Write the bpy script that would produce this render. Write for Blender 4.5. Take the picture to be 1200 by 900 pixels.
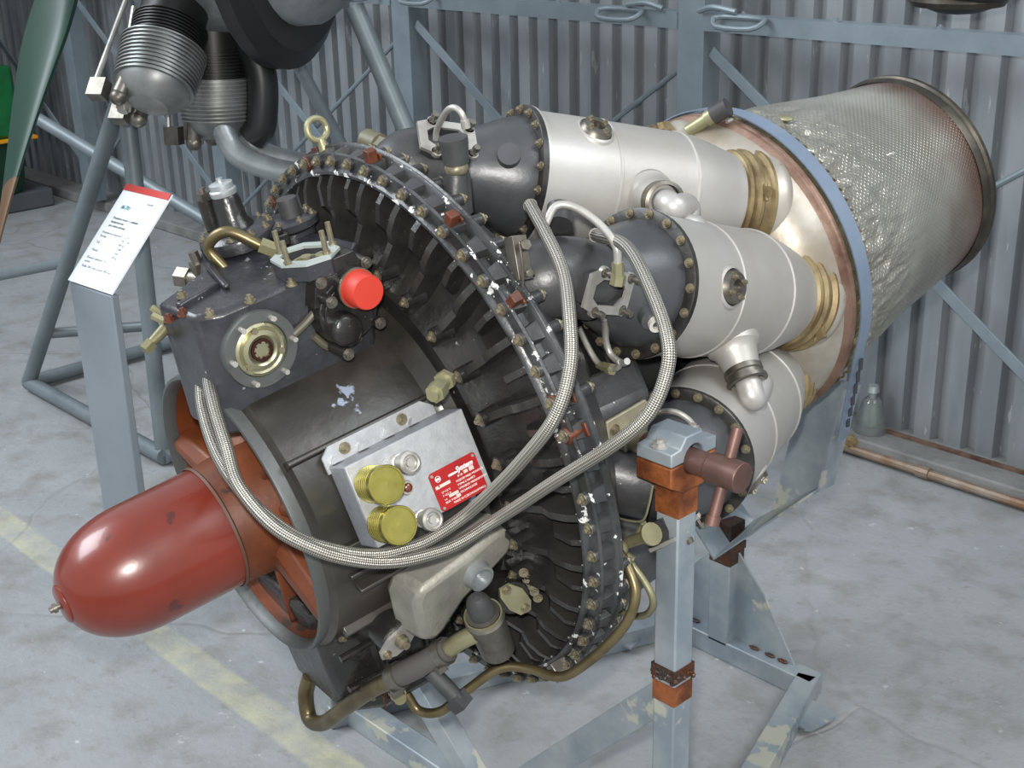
import bpy, math, random
from math import sin, cos, pi, radians as R
from mathutils import Vector as V, Matrix as M
random.seed(7)
for o in list(bpy.data.objects): bpy.data.objects.remove(o, do_unlink=True)
scn = bpy.context.scene
COL = scn.collection
H = 0.85                      # height of the casing centre over the floor

# ------------------------------------------------------------------ camera
def cam_axes(a, b, c):
    ca, sa, cb, sb, cc, sc = cos(a), sin(a), cos(b), sin(b), cos(c), sin(c)
    fwd = V((sa*cb, ca*cb, -sb)); right = V((ca, -sa, 0)); up = right.cross(fwd)
    return right*cc+up*sc, up*cc-right*sc, fwd
cr, cu, cf = cam_axes(-0.81491, 0.36875, -0.02563)
CAM = V((1.56213, -1.24106, 0.84201+H))
cam = bpy.data.objects.new('camera', bpy.data.cameras.new('camera')); COL.objects.link(cam)
m3 = M((cr, cu, -cf)).transposed().to_4x4(); m3.translation = CAM
cam.matrix_world = m3
cam.data.sensor_width = 36; cam.data.lens = 36*1557.0/1200; cam.data.clip_start = .02; cam.data.clip_end = 60
scn.camera = cam

# ------------------------------------------------------------------ world, lights, exposure
w = bpy.data.worlds.new('hall'); scn.world = w; w.use_nodes = True
bg = w.node_tree.nodes['Background']; bg.inputs[0].default_value = (.66, .695, .735, 1); bg.inputs[1].default_value = .95
def area(name, loc, target, size, power, col, sy=None):
    l = bpy.data.lights.new(name, 'AREA'); l.energy = power; l.color = col; l.size = size
    if sy: l.shape = 'RECTANGLE'; l.size_y = sy
    o = bpy.data.objects.new(name, l); COL.objects.link(o); o.location = loc
    o.rotation_euler = (V(target)-V(loc)).to_track_quat('-Z', 'Y').to_euler(); return o
area('hall_daylight', (-3.2, -2.6, 4.6), (-.4, .6, .6), 3.2, 230, (.86, .93, 1.0), 2.2)
area('hall_daylight_side', (3.0, 1.2, 4.2), (-.2, .8, .5), 2.4, 80, (.90, .95, 1.0), 1.6)
fl = area('camera_flash', CAM+cr*-.03+cu*.09, CAM+cf*2+cu*.0, .05, 38, (1.0, .97, .92))
scn.view_settings.view_transform = 'Standard'; scn.view_settings.look = 'None'
scn.view_settings.gamma = 1; scn.view_settings.use_curve_mapping = False
scn.view_settings.exposure = 0.42

# ------------------------------------------------------------------ materials
def s2l(c): return tuple(((x/12.92) if x <= .04045 else ((x+.055)/1.055)**2.4) for x in c)
def hx(h): return s2l(tuple(int(h[i:i+2], 16)/255 for i in (0, 2, 4)))
MATS = {}
def mat(name, col, rough=.5, metal=0., col2=None, scale=8, lo=.45, hi=.6, bump=0., bscale=60, coat=0., col3=None, s3=40, t3=.66, rough2=None, detail=4, stretch=None):
    if name in MATS: return MATS[name]
    m = bpy.data.materials.new(name); m.use_nodes = True; nt = m.node_tree; N = nt.nodes; L = nt.links
    b = N['Principled BSDF']; b.inputs['Roughness'].default_value = rough; b.inputs['Metallic'].default_value = metal
    b.inputs['Base Color'].default_value = (*hx(col), 1)
    if coat: b.inputs['Coat Weight'].default_value = coat; b.inputs['Coat Roughness'].default_value = .12
    tc = N.new('ShaderNodeTexCoord'); src = tc.outputs['Object']
    if stretch:
        mp = N.new('ShaderNodeMapping'); mp.inputs['Scale'].default_value = stretch; L.new(src, mp.inputs[0]); src = mp.outputs[0]
    def noise(sc, det=4):
        n = N.new('ShaderNodeTexNoise'); n.inputs['Scale'].default_value = sc; n.inputs['Detail'].default_value = det; n.inputs['Roughness'].default_value = .6
        L.new(src, n.inputs['Vector']); return n
    def ramp(n, lo, hi):
        r = N.new('ShaderNodeMapRange'); r.inputs['From Min'].default_value = lo; r.inputs['From Max'].default_value = hi
        L.new(n.outputs['Fac'], r.inputs['Value']); return r
    out = None
    if col2:
        r = ramp(noise(scale, detail), lo, hi); mx = N.new('ShaderNodeMix'); mx.data_type = 'RGBA'
        mx.inputs[6].default_value = (*hx(col), 1); mx.inputs[7].default_value = (*hx(col2), 1)
        L.new(r.outputs[0], mx.inputs[0]); out = mx.outputs[2]
    if col3:
        r = ramp(noise(s3, 5), t3, t3+.02); mx = N.new('ShaderNodeMix'); mx.data_type = 'RGBA'
        mx.inputs[6].default_value = (*hx(col), 1); mx.inputs[7].default_value = (*hx(col3), 1)
        if out: L.new(out, mx.inputs[6])
        L.new(r.outputs[0], mx.inputs[0]); out = mx.outputs[2]
    if out: L.new(out, b.inputs['Base Color'])
    if rough2 is not None:
        r = ramp(noise(scale*1.7), .35, .65); r.inputs['To Min'].default_value = rough; r.inputs['To Max'].default_value = rough2
        L.new(r.outputs[0], b.inputs['Roughness'])
    if bump:
        bp = N.new('ShaderNodeBump'); bp.inputs['Strength'].default_value = bump; bp.inputs['Distance'].default_value = .01
        L.new(noise(bscale, 3).outputs['Fac'], bp.inputs['Height']); L.new(bp.outputs[0], b.inputs['Normal'])
    MATS[name] = m; return m
BLK = mat('black_enamel', '1b1a19', .27, .0, '2a2826', 9, .42, .62, .14, 45, col3='7f7d78', s3=85, t3=.70)
BLKW = mat('black_enamel_chipped', '242424', .34, .0, '3c3d3f', 12, .42, .6, .15, 60, col3='c9c9c6', s3=42, t3=.615)
BLKP = mat('black_enamel_plain', '262627', .34, .0, '39393b', 9, .42, .6, .12, 60)
BARREL = mat('worn_black_casing', '3b3732', .33, .15, '25231f', 5, .4, .6, .10, 30, col3='7f8798', s3=11, t3=.655)
GBX = mat('gearbox_black', '26262a', .30, .0, '36373b', 7, .42, .6, .14, 50, col3='85858a', s3=60, t3=.68)
DUCT = mat('grey_black_enamel', '3d3d3e', .38, .1, '2c2c2d', 6, .4, .62, .08, 60, col3='b9b9b7', s3=95, t3=.71)
DOME = mat('dome_enamel', '343537', .36, .1, '434447', 6, .4, .62, .05, 60, col3='c4c4c0', s3=95, t3=.73)
RIM = mat('can_rim_black', '191817', .4, .1, '35332f', 20, .4, .7, .1, 60)
CAN = mat('can_silver', 'a9a7a3', .42, .45, 'a09c95', 5, .35, .7, .04, 120, rough2=.5)
CAN2 = mat('can_silver_dull', '9a9891', .45, .5, '8f8a80', 5, .35, .7, .04, 120)
STEEL = mat('bright_steel', 'b3b1ab', .36, .6, '93908a', 15, .4, .7)
DSTEEL = mat('oiled_steel', '77736b', .38, .8, '544f47', 20, .4, .7)
BRASS = mat('cadmium_yellow_bolt', '827b66', .42, .55, '564f40', 60, .4, .7)
CAD = mat('cadmium_plate', '8d8a6d', .42, .5, '6f6b50', 12, .4, .7)
CPIPE = mat('cadmium_pipe', '6f6448', .36, .7, '554b34', 12, .4, .62)
BUFF = mat('buff_primer_plate', '8d8773', .5, .3, '6d6757', 14, .4, .7)
CLAMP = mat('heated_clamp', '8a7a58', .42, .5, '5c4b33', 14, .38, .62)
VOL = mat('heated_volute', 'a9a49a', .42, .45, '8a8071', 5, .42, .62, .05, 60, col3='6a4636', s3=10, t3=.63)
VOLR = mat('volute_rust_band', '7a6254', .5, .4, '55392f', 16, .4, .65, .1, 80)
STRAP = mat('strap_zinc', '8c9bad', .36, .5, '8090a6', 10, .4, .7)
RIMD = mat('tail_rim', '3d3a34', .42, .7, '5a5449', 22, .4, .7)
RED = mat('bullet_red', '6a210d', .30, .0, '571809', 4, .4, .7, .03, 30, coat=.35, col3='43140c', s3=9, t3=.66)
ORG = mat('intake_orange', '693415', .5, .0, '50260f', 7, .4, .62, .06, 60, col3='2e1a10', s3=8, t3=.66)
REDCAP = mat('red_plastic', 'a83022', .5)
LIP = mat('lip_grey', '4a4d4c', .45, .2, '444645', 12, .4, .7, .08, 60)
BOX = mat('hammered_silver', 'a6a8aa', .42, .45, '989a9c', 60, .4, .7, .10, 350)
BOXS = mat('box_side_grey', '85878b', .45, .35, '77797d', 60, .4, .7, .10, 350)
GOLD = mat('gold_anodised', 'a8a055', .27, .9, '989048', 40, .4, .7)
CAST = mat('cast_grey', '8a887f', .48, .35, '716f67', 12, .4, .7, .12, 110)
RUB = mat('black_rubber', '2d2d2e', .6, 0, '3a3a3a', 30, .4, .7)
TAB = mat('brown_tab', '54270f', .55, 0, '381808', 30, .4, .7)
PLATE = mat('red_nameplate', 'a01818', .38, .1, '8a1414', 30, .4, .7)
WHT = mat('white_ink', 'e6e2dd', .5)
GREYINK = mat('grey_ink', '5c6468', .6)
TEAL = mat('teal_ink', '4f8a96', .6)
GALV = mat('galvanised_stand', '939a9d', .45, .3, '78828a', 7, .4, .62, .05, 60, col3='a5a69a', s3=5, t3=.60)
RUST = mat('rust_orange', '834a24', .6, .15, '54290f', 18, .4, .6, .2, 90)
WELD = mat('burnt_weld', '45413e', .4, .6, '5a3520', 30, .4, .6, .6, 120)
PIN = mat('oxide_pin', '6c5049', .45, .5, '54403b', 14, .4, .7)
SIGNG = mat('plinth_grey', '7d848a', .5, .1, '777e84', 4)
PAPER = mat('sign_white', 'eef4f6', .35)
SIGNR = mat('sign_red', 'b2362f', .45)
TUBEG = mat('tube_stand_grey', '6f787c', .45, .3, '626b6e', 8, .4, .7)
ALU = mat('cast_aluminium', 'a3a8a9', .38, .6, '84898a', 10, .4, .7, .08, 60)
FIN = mat('fin_steel', '8a8c8a', .4, .7, '6a6c6a', 10, .4, .7)
BLKF = mat('black_barrel', '232323', .4, .2)
GRN = mat('blade_green', '143529', .45, 0, '112d23', 4, .4, .7)
GRN2 = mat('machine_green', '0f6a35', .4, 0, '0b4f28', 5, .4, .7)
GRN3 = mat('machine_dark_green', '123c26', .45, 0, '0e2f1e', 5, .4, .7)
YEL = mat('machine_orange', 'd8971c', .45, 0, 'b87a14', 12, .4, .7)
BRN = mat('blade_tip_brown', '5a4028', .5)
WALLM = mat('corrugated_sheet', '919598', .42, .35, '7d8286', 2.2, .38, .62, .05, 12, stretch=(3, 3, .6), col3='a9adad', s3=14, t3=.66)
FRAME = mat('wall_frame_paint', '79848a', .45, .25, '6b767c', 6, .4, .7)
KERB = mat('kerb_concrete', '7b7b79', .85, 0, '686866', 9, .4, .65, .3, 40)
PIPE = mat('rusty_pipe', '7b5f48', .5, .4, '8e8478', 12, .4, .65, .1, 60)
GLASS = mat('clear_glass', 'dfe6e4', .05)
GLASS.node_tree.nodes['Principled BSDF'].inputs['Transmission Weight'].default_value = .9

def braid_mat():
    m = bpy.data.materials.new('steel_braid'); m.use_nodes = True; nt = m.node_tree; N = nt.nodes; L = nt.links
    b = N['Principled BSDF']; b.inputs['Metallic'].default_value = .75; b.inputs['Roughness'].default_value = .38
    uv = N.new('ShaderNodeUVMap'); sx = N.new('ShaderNodeSeparateXYZ'); L.new(uv.outputs[0], sx.inputs[0])
    def mth(op, a, bb):
        n = N.new('ShaderNodeMath'); n.operation = op
        for i, x in enumerate((a, bb)):
            if hasattr(x, 'links'): L.new(x, n.inputs[i])
            elif x is not None: n.inputs[i].default_value = x
        return n.outputs[0]
    u, v = sx.outputs[0], sx.outputs[1]          # u metres along, v 0..1 round
    a = mth('SINE', mth('ADD', mth('MULTIPLY', u, 1100), mth('MULTIPLY', v, 2*pi*7)), None)
    c = mth('SINE', mth('SUBTRACT', mth('MULTIPLY', u, 1100), mth('MULTIPLY', v, 2*pi*7)), None)
    h = mth('MULTIPLY', a, c)
    mr = N.new('ShaderNodeMapRange'); mr.inputs[1].default_value = -.7; mr.inputs[2].default_value = .7; L.new(h, mr.inputs[0])
    mx = N.new('ShaderNodeMix'); mx.data_type = 'RGBA'; mx.inputs[6].default_value = (*hx('4a4741'), 1); mx.inputs[7].default_value = (*hx('a9a69d'), 1)
    L.new(mr.outputs[0], mx.inputs[0]); L.new(mx.outputs[2], b.inputs['Base Color'])
    bp = N.new('ShaderNodeBump'); bp.inputs['Strength'].default_value = .5; bp.inputs['Distance'].default_value = .002
    L.new(mr.outputs[0], bp.inputs['Height']); L.new(bp.outputs[0], b.inputs['Normal']); return m
BRAID = braid_mat()

def foil_mat():
    # quilted heat shield: dimple grid in the pipe's own (angle, length) UV, crinkles near the strap, heat stains near the rim
    m = bpy.data.materials.new('dimpled_heat_foil'); m.use_nodes = True; nt = m.node_tree; N = nt.nodes; L = nt.links
    b = N['Principled BSDF']; b.inputs['Metallic'].default_value = .7; b.inputs['Roughness'].default_value = .30
    uv = N.new('ShaderNodeUVMap'); sx = N.new('ShaderNodeSeparateXYZ'); L.new(uv.outputs[0], sx.inputs[0]); u, v = sx.outputs[0], sx.outputs[1]
    tc = N.new('ShaderNodeTexCoord')
    def mth(op, a, bb=None):
        n = N.new('ShaderNodeMath'); n.operation = op
        for i, x in enumerate((a, bb)):
            if hasattr(x, 'links'): L.new(x, n.inputs[i])
            elif x is not None: n.inputs[i].default_value = x
        return n.outputs[0]
    def mr(x, a, c, o0=0, o1=1):
        n = N.new('ShaderNodeMapRange'); n.inputs[1].default_value = a; n.inputs[2].default_value = c; n.inputs[3].default_value = o0; n.inputs[4].default_value = o1
        L.new(x, n.inputs[0]); return n.outputs[0]
    def noise(s, d=4, st=None):
        n = N.new('ShaderNodeTexNoise'); n.inputs['Scale'].default_value = s; n.inputs['Detail'].default_value = d
        if st:
            mp = N.new('ShaderNodeMapping'); mp.inputs['Scale'].default_value = st; L.new(tc.outputs['Object'], mp.inputs[0]); L.new(mp.outputs[0], n.inputs[0])
        else: L.new(tc.outputs['Object'], n.inputs[0])
        return n.outputs['Fac']
    def mix(f, a, c):
        n = N.new('ShaderNodeMix'); n.data_type = 'RGBA'
        L.new(f, n.inputs[0])
        for i, x in ((6, a), (7, c)):
            if isinstance(x, str): n.inputs[i].default_value = (*hx(x), 1)
            else: L.new(x, n.inputs[i])
        return n.outputs[2]
    d1 = mth('SINE', mth('MULTIPLY', v, 2*pi*150)); d2 = mth('SINE', mth('MULTIPLY', u, 2*pi/.0115))
    dim = mr(mth('MULTIPLY', d1, d2), .1, .9)
    crk = noise(9, 6, (1.6, .6, 1.6)); crz = mr(u, .10, .30, 1, 0)
    n1 = noise(5, 5)
    c = mix(mr(n1, .35, .7), 'b8b5aa', '8f8b80')
    c = mix(mth('MULTIPLY', dim, .35), c, 'b5b2a8')
    c = mix(mth('MULTIPLY', mr(mth('ADD', u, mth('MULTIPLY', n1, .16)), .43, .53), .8), c, '6b4638')       # scorched band
    c = mix(mth('MULTIPLY', mr(u, .02, .06, 1, 0), .7), c, '8d7d55')
    L.new(c, b.inputs['Base Color'])
    hgt = mth('ADD', mth('MULTIPLY', dim, .16), mth('MULTIPLY', mth('MULTIPLY', crk, crz), 6.0))
    hgt = mth('ADD', hgt, mth('MULTIPLY', noise(14, 3), .5))
    bp = N.new('ShaderNodeBump'); bp.inputs['Strength'].default_value = .55; bp.inputs['Distance'].default_value = .008
    L.new(hgt, bp.inputs['Height']); L.new(bp.outputs[0], b.inputs['Normal']); return m
FOIL = foil_mat()

def floor_mat():
    m = bpy.data.materials.new('worn_concrete'); m.use_nodes = True; nt = m.node_tree; N = nt.nodes; L = nt.links
    b = N['Principled BSDF']; b.inputs['Roughness'].default_value = .72
    tc = N.new('ShaderNodeTexCoord'); P = tc.outputs['Object']
    def noise(s, d=5, r=.6):
        n = N.new('ShaderNodeTexNoise'); n.inputs['Scale'].default_value = s; n.inputs['Detail'].default_value = d; n.inputs['Roughness'].default_value = r
        L.new(P, n.inputs[0]); return n.outputs['Fac']
    def mr(x, a, c, o0=0, o1=1):
        n = N.new('ShaderNodeMapRange'); n.inputs[1].default_value = a; n.inputs[2].default_value = c; n.inputs[3].default_value = o0; n.inputs[4].default_value = o1
        L.new(x, n.inputs[0]); return n.outputs[0]
    def mth(op, a, bb=None):
        n = N.new('ShaderNodeMath'); n.operation = op
        for i, x in enumerate((a, bb)):
            if hasattr(x, 'links'): L.new(x, n.inputs[i])
            elif x is not None: n.inputs[i].default_value = x
        return n.outputs[0]
    def mix(f, a, c):
        n = N.new('ShaderNodeMix'); n.data_type = 'RGBA'; L.new(f, n.inputs[0])
        for i, x in ((6, a), (7, c)):
            if isinstance(x, str): n.inputs[i].default_value = (*hx(x), 1)
            else: L.new(x, n.inputs[i])
        return n.outputs[2]
    c = mix(mr(noise(1.6), .35, .68), '8e9091', '7f8284')
    c = mix(mr(noise(7, 6), .48, .72), c, '757470')
    c = mix(mth('MULTIPLY', mr(noise(26, 5), .60, .72), .5), c, '6f6a62')
    c = mix(mth('MULTIPLY', mr(noise(18, 6, .7), .64, .70), .7), c, 'b4b6b7')
    # faded yellow line running along the hall, worn away in patches
    sx = N.new('ShaderNodeSeparateXYZ'); L.new(P, sx.inputs[0]); y = mth('ADD', sx.outputs[1], mth('MULTIPLY', noise(3.0), .02))
    band = mth('MULTIPLY', mr(y, -.01, .0), mr(y, .072, .082, 1, 0))
    c = mix(mth('MULTIPLY', mth('MULTIPLY', band, mr(noise(9, 6), .36, .60, 1, .25)), .62), c, 'b2af8c')
    # hairline cracks
    vo = N.new('ShaderNodeTexVoronoi'); vo.feature = 'DISTANCE_TO_EDGE'; vo.inputs['Scale'].default_value = .75
    wv = N.new('ShaderNodeMix'); wv.data_type = 'VECTOR'; wv.inputs[0].default_value = .18
    nn = N.new('ShaderNodeTexNoise'); nn.inputs['Scale'].default_value = 3; L.new(P, nn.inputs[0]); L.new(P, wv.inputs[4]); L.new(nn.outputs['Color'], wv.inputs[5]); L.new(wv.outputs[1], vo.inputs[0])
    ck = mr(vo.outputs['Distance'], .0, .006, 1, 0)
    c = mix(mth('MULTIPLY', mth('MULTIPLY', ck, mr(noise(2.2), .42, .58)), .4), c, '68655f')
    L.new(c, b.inputs['Base Color'])
    bp = N.new('ShaderNodeBump'); bp.inputs['Strength'].default_value = .35; bp.inputs['Distance'].default_value = .006
    hh = mth('SUBTRACT', mth('ADD', noise(60, 4), mth('MULTIPLY', noise(9, 5), 1.2)), mth('MULTIPLY', ck, .8))
    L.new(hh, bp.inputs['Height']); L.new(bp.outputs[0], b.inputs['Normal'])
    L.new(mr(noise(5), .3, .7, .6, .85), b.inputs['Roughness']); return m
FLOOR = floor_mat()

# ------------------------------------------------------------------ mesh helpers
def basis(z, x=None):
    z = V(z).normalized(); x = V(x) if x is not None else (V((0, 0, 1)) if abs(z.z) < .9 else V((1, 0, 0)))
    x = (x-z*x.dot(z)).normalized(); y = z.cross(x)
    return M((x, y, z)).transposed()             # columns x, y, z
class MB:
    def __init__(s): s.v = []; s.f = []; s.uv = {}
    def add(s, vs, fs):
        n = len(s.v); s.v += [tuple(p) for p in vs]; s.f += [tuple(i+n for i in f) for f in fs]; return s
    def box(s, c, d, rot=None):
        c = V(c); vs = []
        for k in range(8):
            p = V(((k & 1)-.5, ((k >> 1) & 1)-.5, ((k >> 2) & 1)-.5)); p = V((p.x*d[0], p.y*d[1], p.z*d[2]))
            vs.append(c+(rot @ p if rot else p))
        return s.add(vs, [(0, 2, 3, 1), (4, 5, 7, 6), (0, 1, 5, 4), (2, 6, 7, 3), (0, 4, 6, 2), (1, 3, 7, 5)])
    def lathe(s, prof, o=(0, 0, 0), ax=(0, 0, 1), seg=32, a0=0, a1=2*pi, xref=None, uv=False, wob=None):
        B = basis(ax, xref); o = V(o); n = len(prof); full = abs(a1-a0-2*pi) < 1e-6; k = seg if full else seg+1; vs = []
        for i in range(k):
            a = a0+(a1-a0)*i/seg
            for h, r in prof:
                if wob: r += wob(a, h)
                vs.append(o+B @ V((r*cos(a), r*sin(a), h)))
        fs = []; base = len(s.v)
        for i in range(seg):
            j = (i+1) % k
            for q in range(n-1):
                if prof[q][1] < 1e-7 and prof[q+1][1] < 1e-7: continue
                fs.append((i*n+q, j*n+q, j*n+q+1, i*n+q+1))
                if uv:
                    v0, v1 = i/seg, (i+1)/seg; h0, h1 = prof[q][0], prof[q+1][0]
                    s.uv[len(s.f)+len(fs)-1] = [(h0, v0), (h0, v1), (h1, v1), (h1, v0)]
        return s.add(vs, fs)
    def cyl(s, p0, p1, r0, r1=None, seg=16):
        p0, p1 = V(p0), V(p1); r1 = r0 if r1 is None else r1; L = (p1-p0).length
        return s.lathe([(0, 0), (0, r0), (L, r1), (L, 0)], p0, p1-p0, seg)
    def tube(s, pts, r, seg=12, sub=6, close=True, smooth=True, flat=1.0):
        pts = [V(p) for p in pts]
        if smooth and len(pts) > 2:
            P = [pts[0]*2-pts[1]]+pts+[pts[-1]*2-pts[-2]]; out = []; ts = []
            for i in range(1, len(P)-2):
                for j in range(sub):
                    t = j/sub; a, b, c, d = P[i-1:i+3]
                    out.append(.5*((2*b)+(c-a)*t+(2*a-5*b+4*c-d)*t*t+(3*b-a-3*c+d)*t**3)); ts.append(i-1+t)
            out.append(pts[-1]); ts.append(len(pts)-1)
        else: out = pts; ts = list(range(len(pts)))
        rr = (lambda t: r) if not isinstance(r, (list, tuple)) else (lambda t: r[min(int(t), len(r)-1)]*(1-(t-int(t)))+r[min(int(t)+1, len(r)-1)]*(t-int(t)))
        n = len(out); vs = []; up = None; L = 0; lens = [0]
        for i in range(1, n): L += (out[i]-out[i-1]).length; lens.append(L)
        for i in range(n):
            t = (out[min(i+1, n-1)]-out[max(i-1, 0)]).normalized()
            if up is None: up = t.orthogonal().normalized()
            up = (up-t*up.dot(t)).normalized(); sd = t.cross(up)
            for j in range(seg):
                a = 2*pi*j/seg; vs.append(out[i]+(up*cos(a)+sd*sin(a)*flat)*rr(ts[i]))
        fs = []
        for i in range(n-1):
            for j in range(seg):
                k = (j+1) % seg; fs.append((i*seg+j, i*seg+k, (i+1)*seg+k, (i+1)*seg+j))
                s.uv[len(s.f)+len(fs)-1] = [(lens[i], j/seg), (lens[i], (j+1)/seg), (lens[i+1], (j+1)/seg), (lens[i+1], j/seg)]
        if close: fs += [tuple(range(seg-1, -1, -1)), tuple((n-1)*seg+j for j in range(seg))]
        return s.add(vs, fs)
    def prism(s, poly, o, ax, depth, x=None, taper=1.0):
        """poly in the plane normal to ax (2-D in basis x,y); extruded depth along ax"""
        B = basis(ax, x); o = V(o); n = len(poly)
        cx = sum(p[0] for p in poly)/n; cy = sum(p[1] for p in poly)/n
        vs = [o+B @ V((p[0], p[1], 0)) for p in poly]+[o+B @ V((cx+(p[0]-cx)*taper, cy+(p[1]-cy)*taper, depth)) for p in poly]
        return s.add(vs, [tuple(range(n-1, -1, -1)), tuple(range(n, 2*n))]+[(i, (i+1) % n, (i+1) % n+n, i+n) for i in range(n)])
    def slab(s, pts, nrm, t):
        """flat polygon given in 3-D, thickness t along nrm"""
        pts = [V(p) for p in pts]; d = V(nrm).normalized()*t; n = len(pts)
        return s.add(pts+[p+d for p in pts], [tuple(range(n-1, -1, -1)), tuple(range(n, 2*n))]+[(i, (i+1) % n, (i+1) % n+n, i+n) for i in range(n)])
    def ringplate(s, outer, inner, o, ax, depth, x=None):
        B = basis(ax, x); o = V(o); n = len(outer)
        vs = [o+B @ V((p[0], p[1], h)) for h in (0, depth) for p in outer+inner]; fs = []
        for i in range(n):
            j = (i+1) % n
            fs += [(i, n+i, n+j, j), (2*n+i, 2*n+j, 3*n+j, 3*n+i), (i, j, 2*n+j, 2*n+i), (n+i, 3*n+i, 3*n+j, n+j)]
        return s.add(vs, fs)
    def sphere(s, c, r, seg=16, sc=(1, 1, 1)):
        n0 = len(s.v); s.lathe([(-r*cos(pi*i/10), r*sin(pi*i/10)) for i in range(11)], (0, 0, 0), (0, 0, 1), seg)
        for i in range(n0, len(s.v)): p = s.v[i]; s.v[i] = (c[0]+p[0]*sc[0], c[1]+p[1]*sc[1], c[2]+p[2]*sc[2])
        return s
    def bolt(s, p, d, r=.007, h=.006, washer=True):
        p = V(p); d = V(d).normalized(); B = basis(d)
        if washer: s.cyl(p, p+d*.0018, r*1.35, seg=12)
        s.prism([(r*cos(pi*k/3), r*sin(pi*k/3)) for k in range(6)], p, d, h)
        s.cyl(p+d*h, p+d*(h+.004), r*.55, seg=8); return s
    def mesh(s, name, material, smooth=35):
        me = bpy.data.meshes.new(name); me.from_pydata(s.v, [], s.f)
        if s.uv:
            uvl = me.uv_layers.new(name='UVMap')
            for fi, c in s.uv.items():
                pl = me.polygons[fi]
                for li, q in zip(pl.loop_indices, c): uvl.data[li].uv = q
        import bmesh
        bm = bmesh.new(); bm.from_mesh(me); bmesh.ops.recalc_face_normals(bm, faces=bm.faces); bm.to_mesh(me); bm.free()
        me.materials.append(material)
        if smooth: me.shade_smooth(); me.set_sharp_from_angle(angle=R(smooth))
        return me
    def build(s, name, material, parent=None, label=None, bevel=0, smooth=35, kind=None, mtx=None):
        return link(s.mesh(name, material, smooth), name, parent, label, bevel, kind, mtx)
def link(me, name, parent=None, label=None, bevel=0, kind=None, mtx=None):
    o = bpy.data.objects.new(name, me); COL.objects.link(o)
    if parent is not None: o.parent = parent
    if mtx is not None: o.matrix_basis = mtx
    if label: o['label'] = label
    if kind: o['kind'] = kind
    if bevel:
        b = o.modifiers.new('bevel', 'BEVEL'); b.width = bevel; b.segments = 2; b.limit_method = 'ANGLE'; b.angle_limit = R(40)
    return o
def empty(name, label=None, cat=None, loc=(0, 0, 0), kind=None, group=None):
    o = bpy.data.objects.new(name, None); COL.objects.link(o); o.location = loc; o.empty_display_size = .05
    if label: o['label'] = label
    if cat: o['category'] = cat
    if kind: o['kind'] = kind
    if group: o['group'] = group
    return o
def tag(o, label, cat, group=None):
    o['label'] = label; o['category'] = cat
    if group: o['group'] = group
    return o
def at(p, d, x=None):
    m = basis(d, x).to_4x4(); m.translation = V(p); return m
def text(body, size, name, material, parent, mtx, align='LEFT', label=None, shear=0, ext=.0003, bold=0):
    cu = bpy.data.curves.new(name, 'FONT'); cu.body = body; cu.size = size; cu.extrude = ext; cu.align_x = align; cu.shear = shear; cu.resolution_u = 2; cu.offset = bold
    t = bpy.data.objects.new(name, cu); COL.objects.link(t); bpy.context.view_layer.update()
    me = bpy.data.meshes.new_from_object(t.evaluated_get(bpy.context.evaluated_depsgraph_get()))
    bpy.data.objects.remove(t); me.materials.clear(); me.materials.append(material)
    return link(me, name, parent, label, mtx=mtx)
#PART2
BLADE = 36
def W(x, y, z): return V((x, y, z+H))
# ------------------------------------------------------------------ the setting
fb = MB(); fb.box((-3.0, -.8, -.06), (14.5, 11.0, .12)); fb.build('floor', FLOOR, kind='structure', smooth=0)
wall = empty('wall_back', loc=(0, 0, 0), kind='structure')
WY = 2.20
def sheet(n):
    b = MB(); p = .1; x = 0; prof = []
    for i in range(n):
        x = i*p; prof += [(x, 0), (x+.054, 0), (x+.062, .034), (x+.092, .034)]
    prof.append((n*p, 0)); zs = [0, 3.6]
    vs = [(a, d, z) for z in zs for a, d in prof]; k = len(prof)
    fs = [(i, i+1, k+i+1, k+i) for i in range(k-1)]
    vs2 = [(a, d+.004, z) for z in zs for a, d in prof]
    return b.add(vs, fs).add(vs2, [tuple(reversed(f)) for f in fs]).mesh('wall_panel', WALLM, 20)
sm = sheet(14)
for i in range(8):
    o = link(sm, 'wall_panel', wall); o.location = (-.307+1.4*(i-6)+(-.0), WY+(.003 if i % 2 else 0), .045)
wl = empty('wall_left', loc=(0, 0, 0), kind='structure')
for i in range(6):
    o = link(sm, 'wall_panel', wl); o.location = (-10.1, -3.75+1.4*(i-.0)-2.3, .0); o.rotation_euler = (0, 0, pi/2)
b = MB(); b.box((-3.0, 2.16, .027), (14.2, .20, .054)); b.build('kerb', KERB, wall, bevel=.006)
b = MB(); b.tube([(-.62, 2.045, .022), (.4, 2.045, .020), (3.0, 2.045, .02)], .014, 10, 2); b.cyl((-.64, 2.045, .022), (-.60, 2.045, .022), .020, seg=10); b.cyl((-.20, 2.045, .022), (-.16, 2.045, .022), .018, seg=10)
b.build('floor_pipe', PIPE, wall, label='rusty thin pipe lying along the foot of the kerb')
b = MB(); b.box((.25, 2.16, .060), (1.3, .012, .010)); b.build('kerb_joint', VOLR, wall)
posts = [-5.18, -3.80, -2.42, -1.04, .34]
for x in posts:
    b = MB(); b.box((x, 1.99, 1.62), (.10, .006, 3.1)); b.box((x-.047, 2.03, 1.62), (.006, .08, 3.1)); b.box((x+.047, 2.03, 1.62), (.006, .08, 3.1))
    b.build('post', FRAME, wall, bevel=.002)
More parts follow.
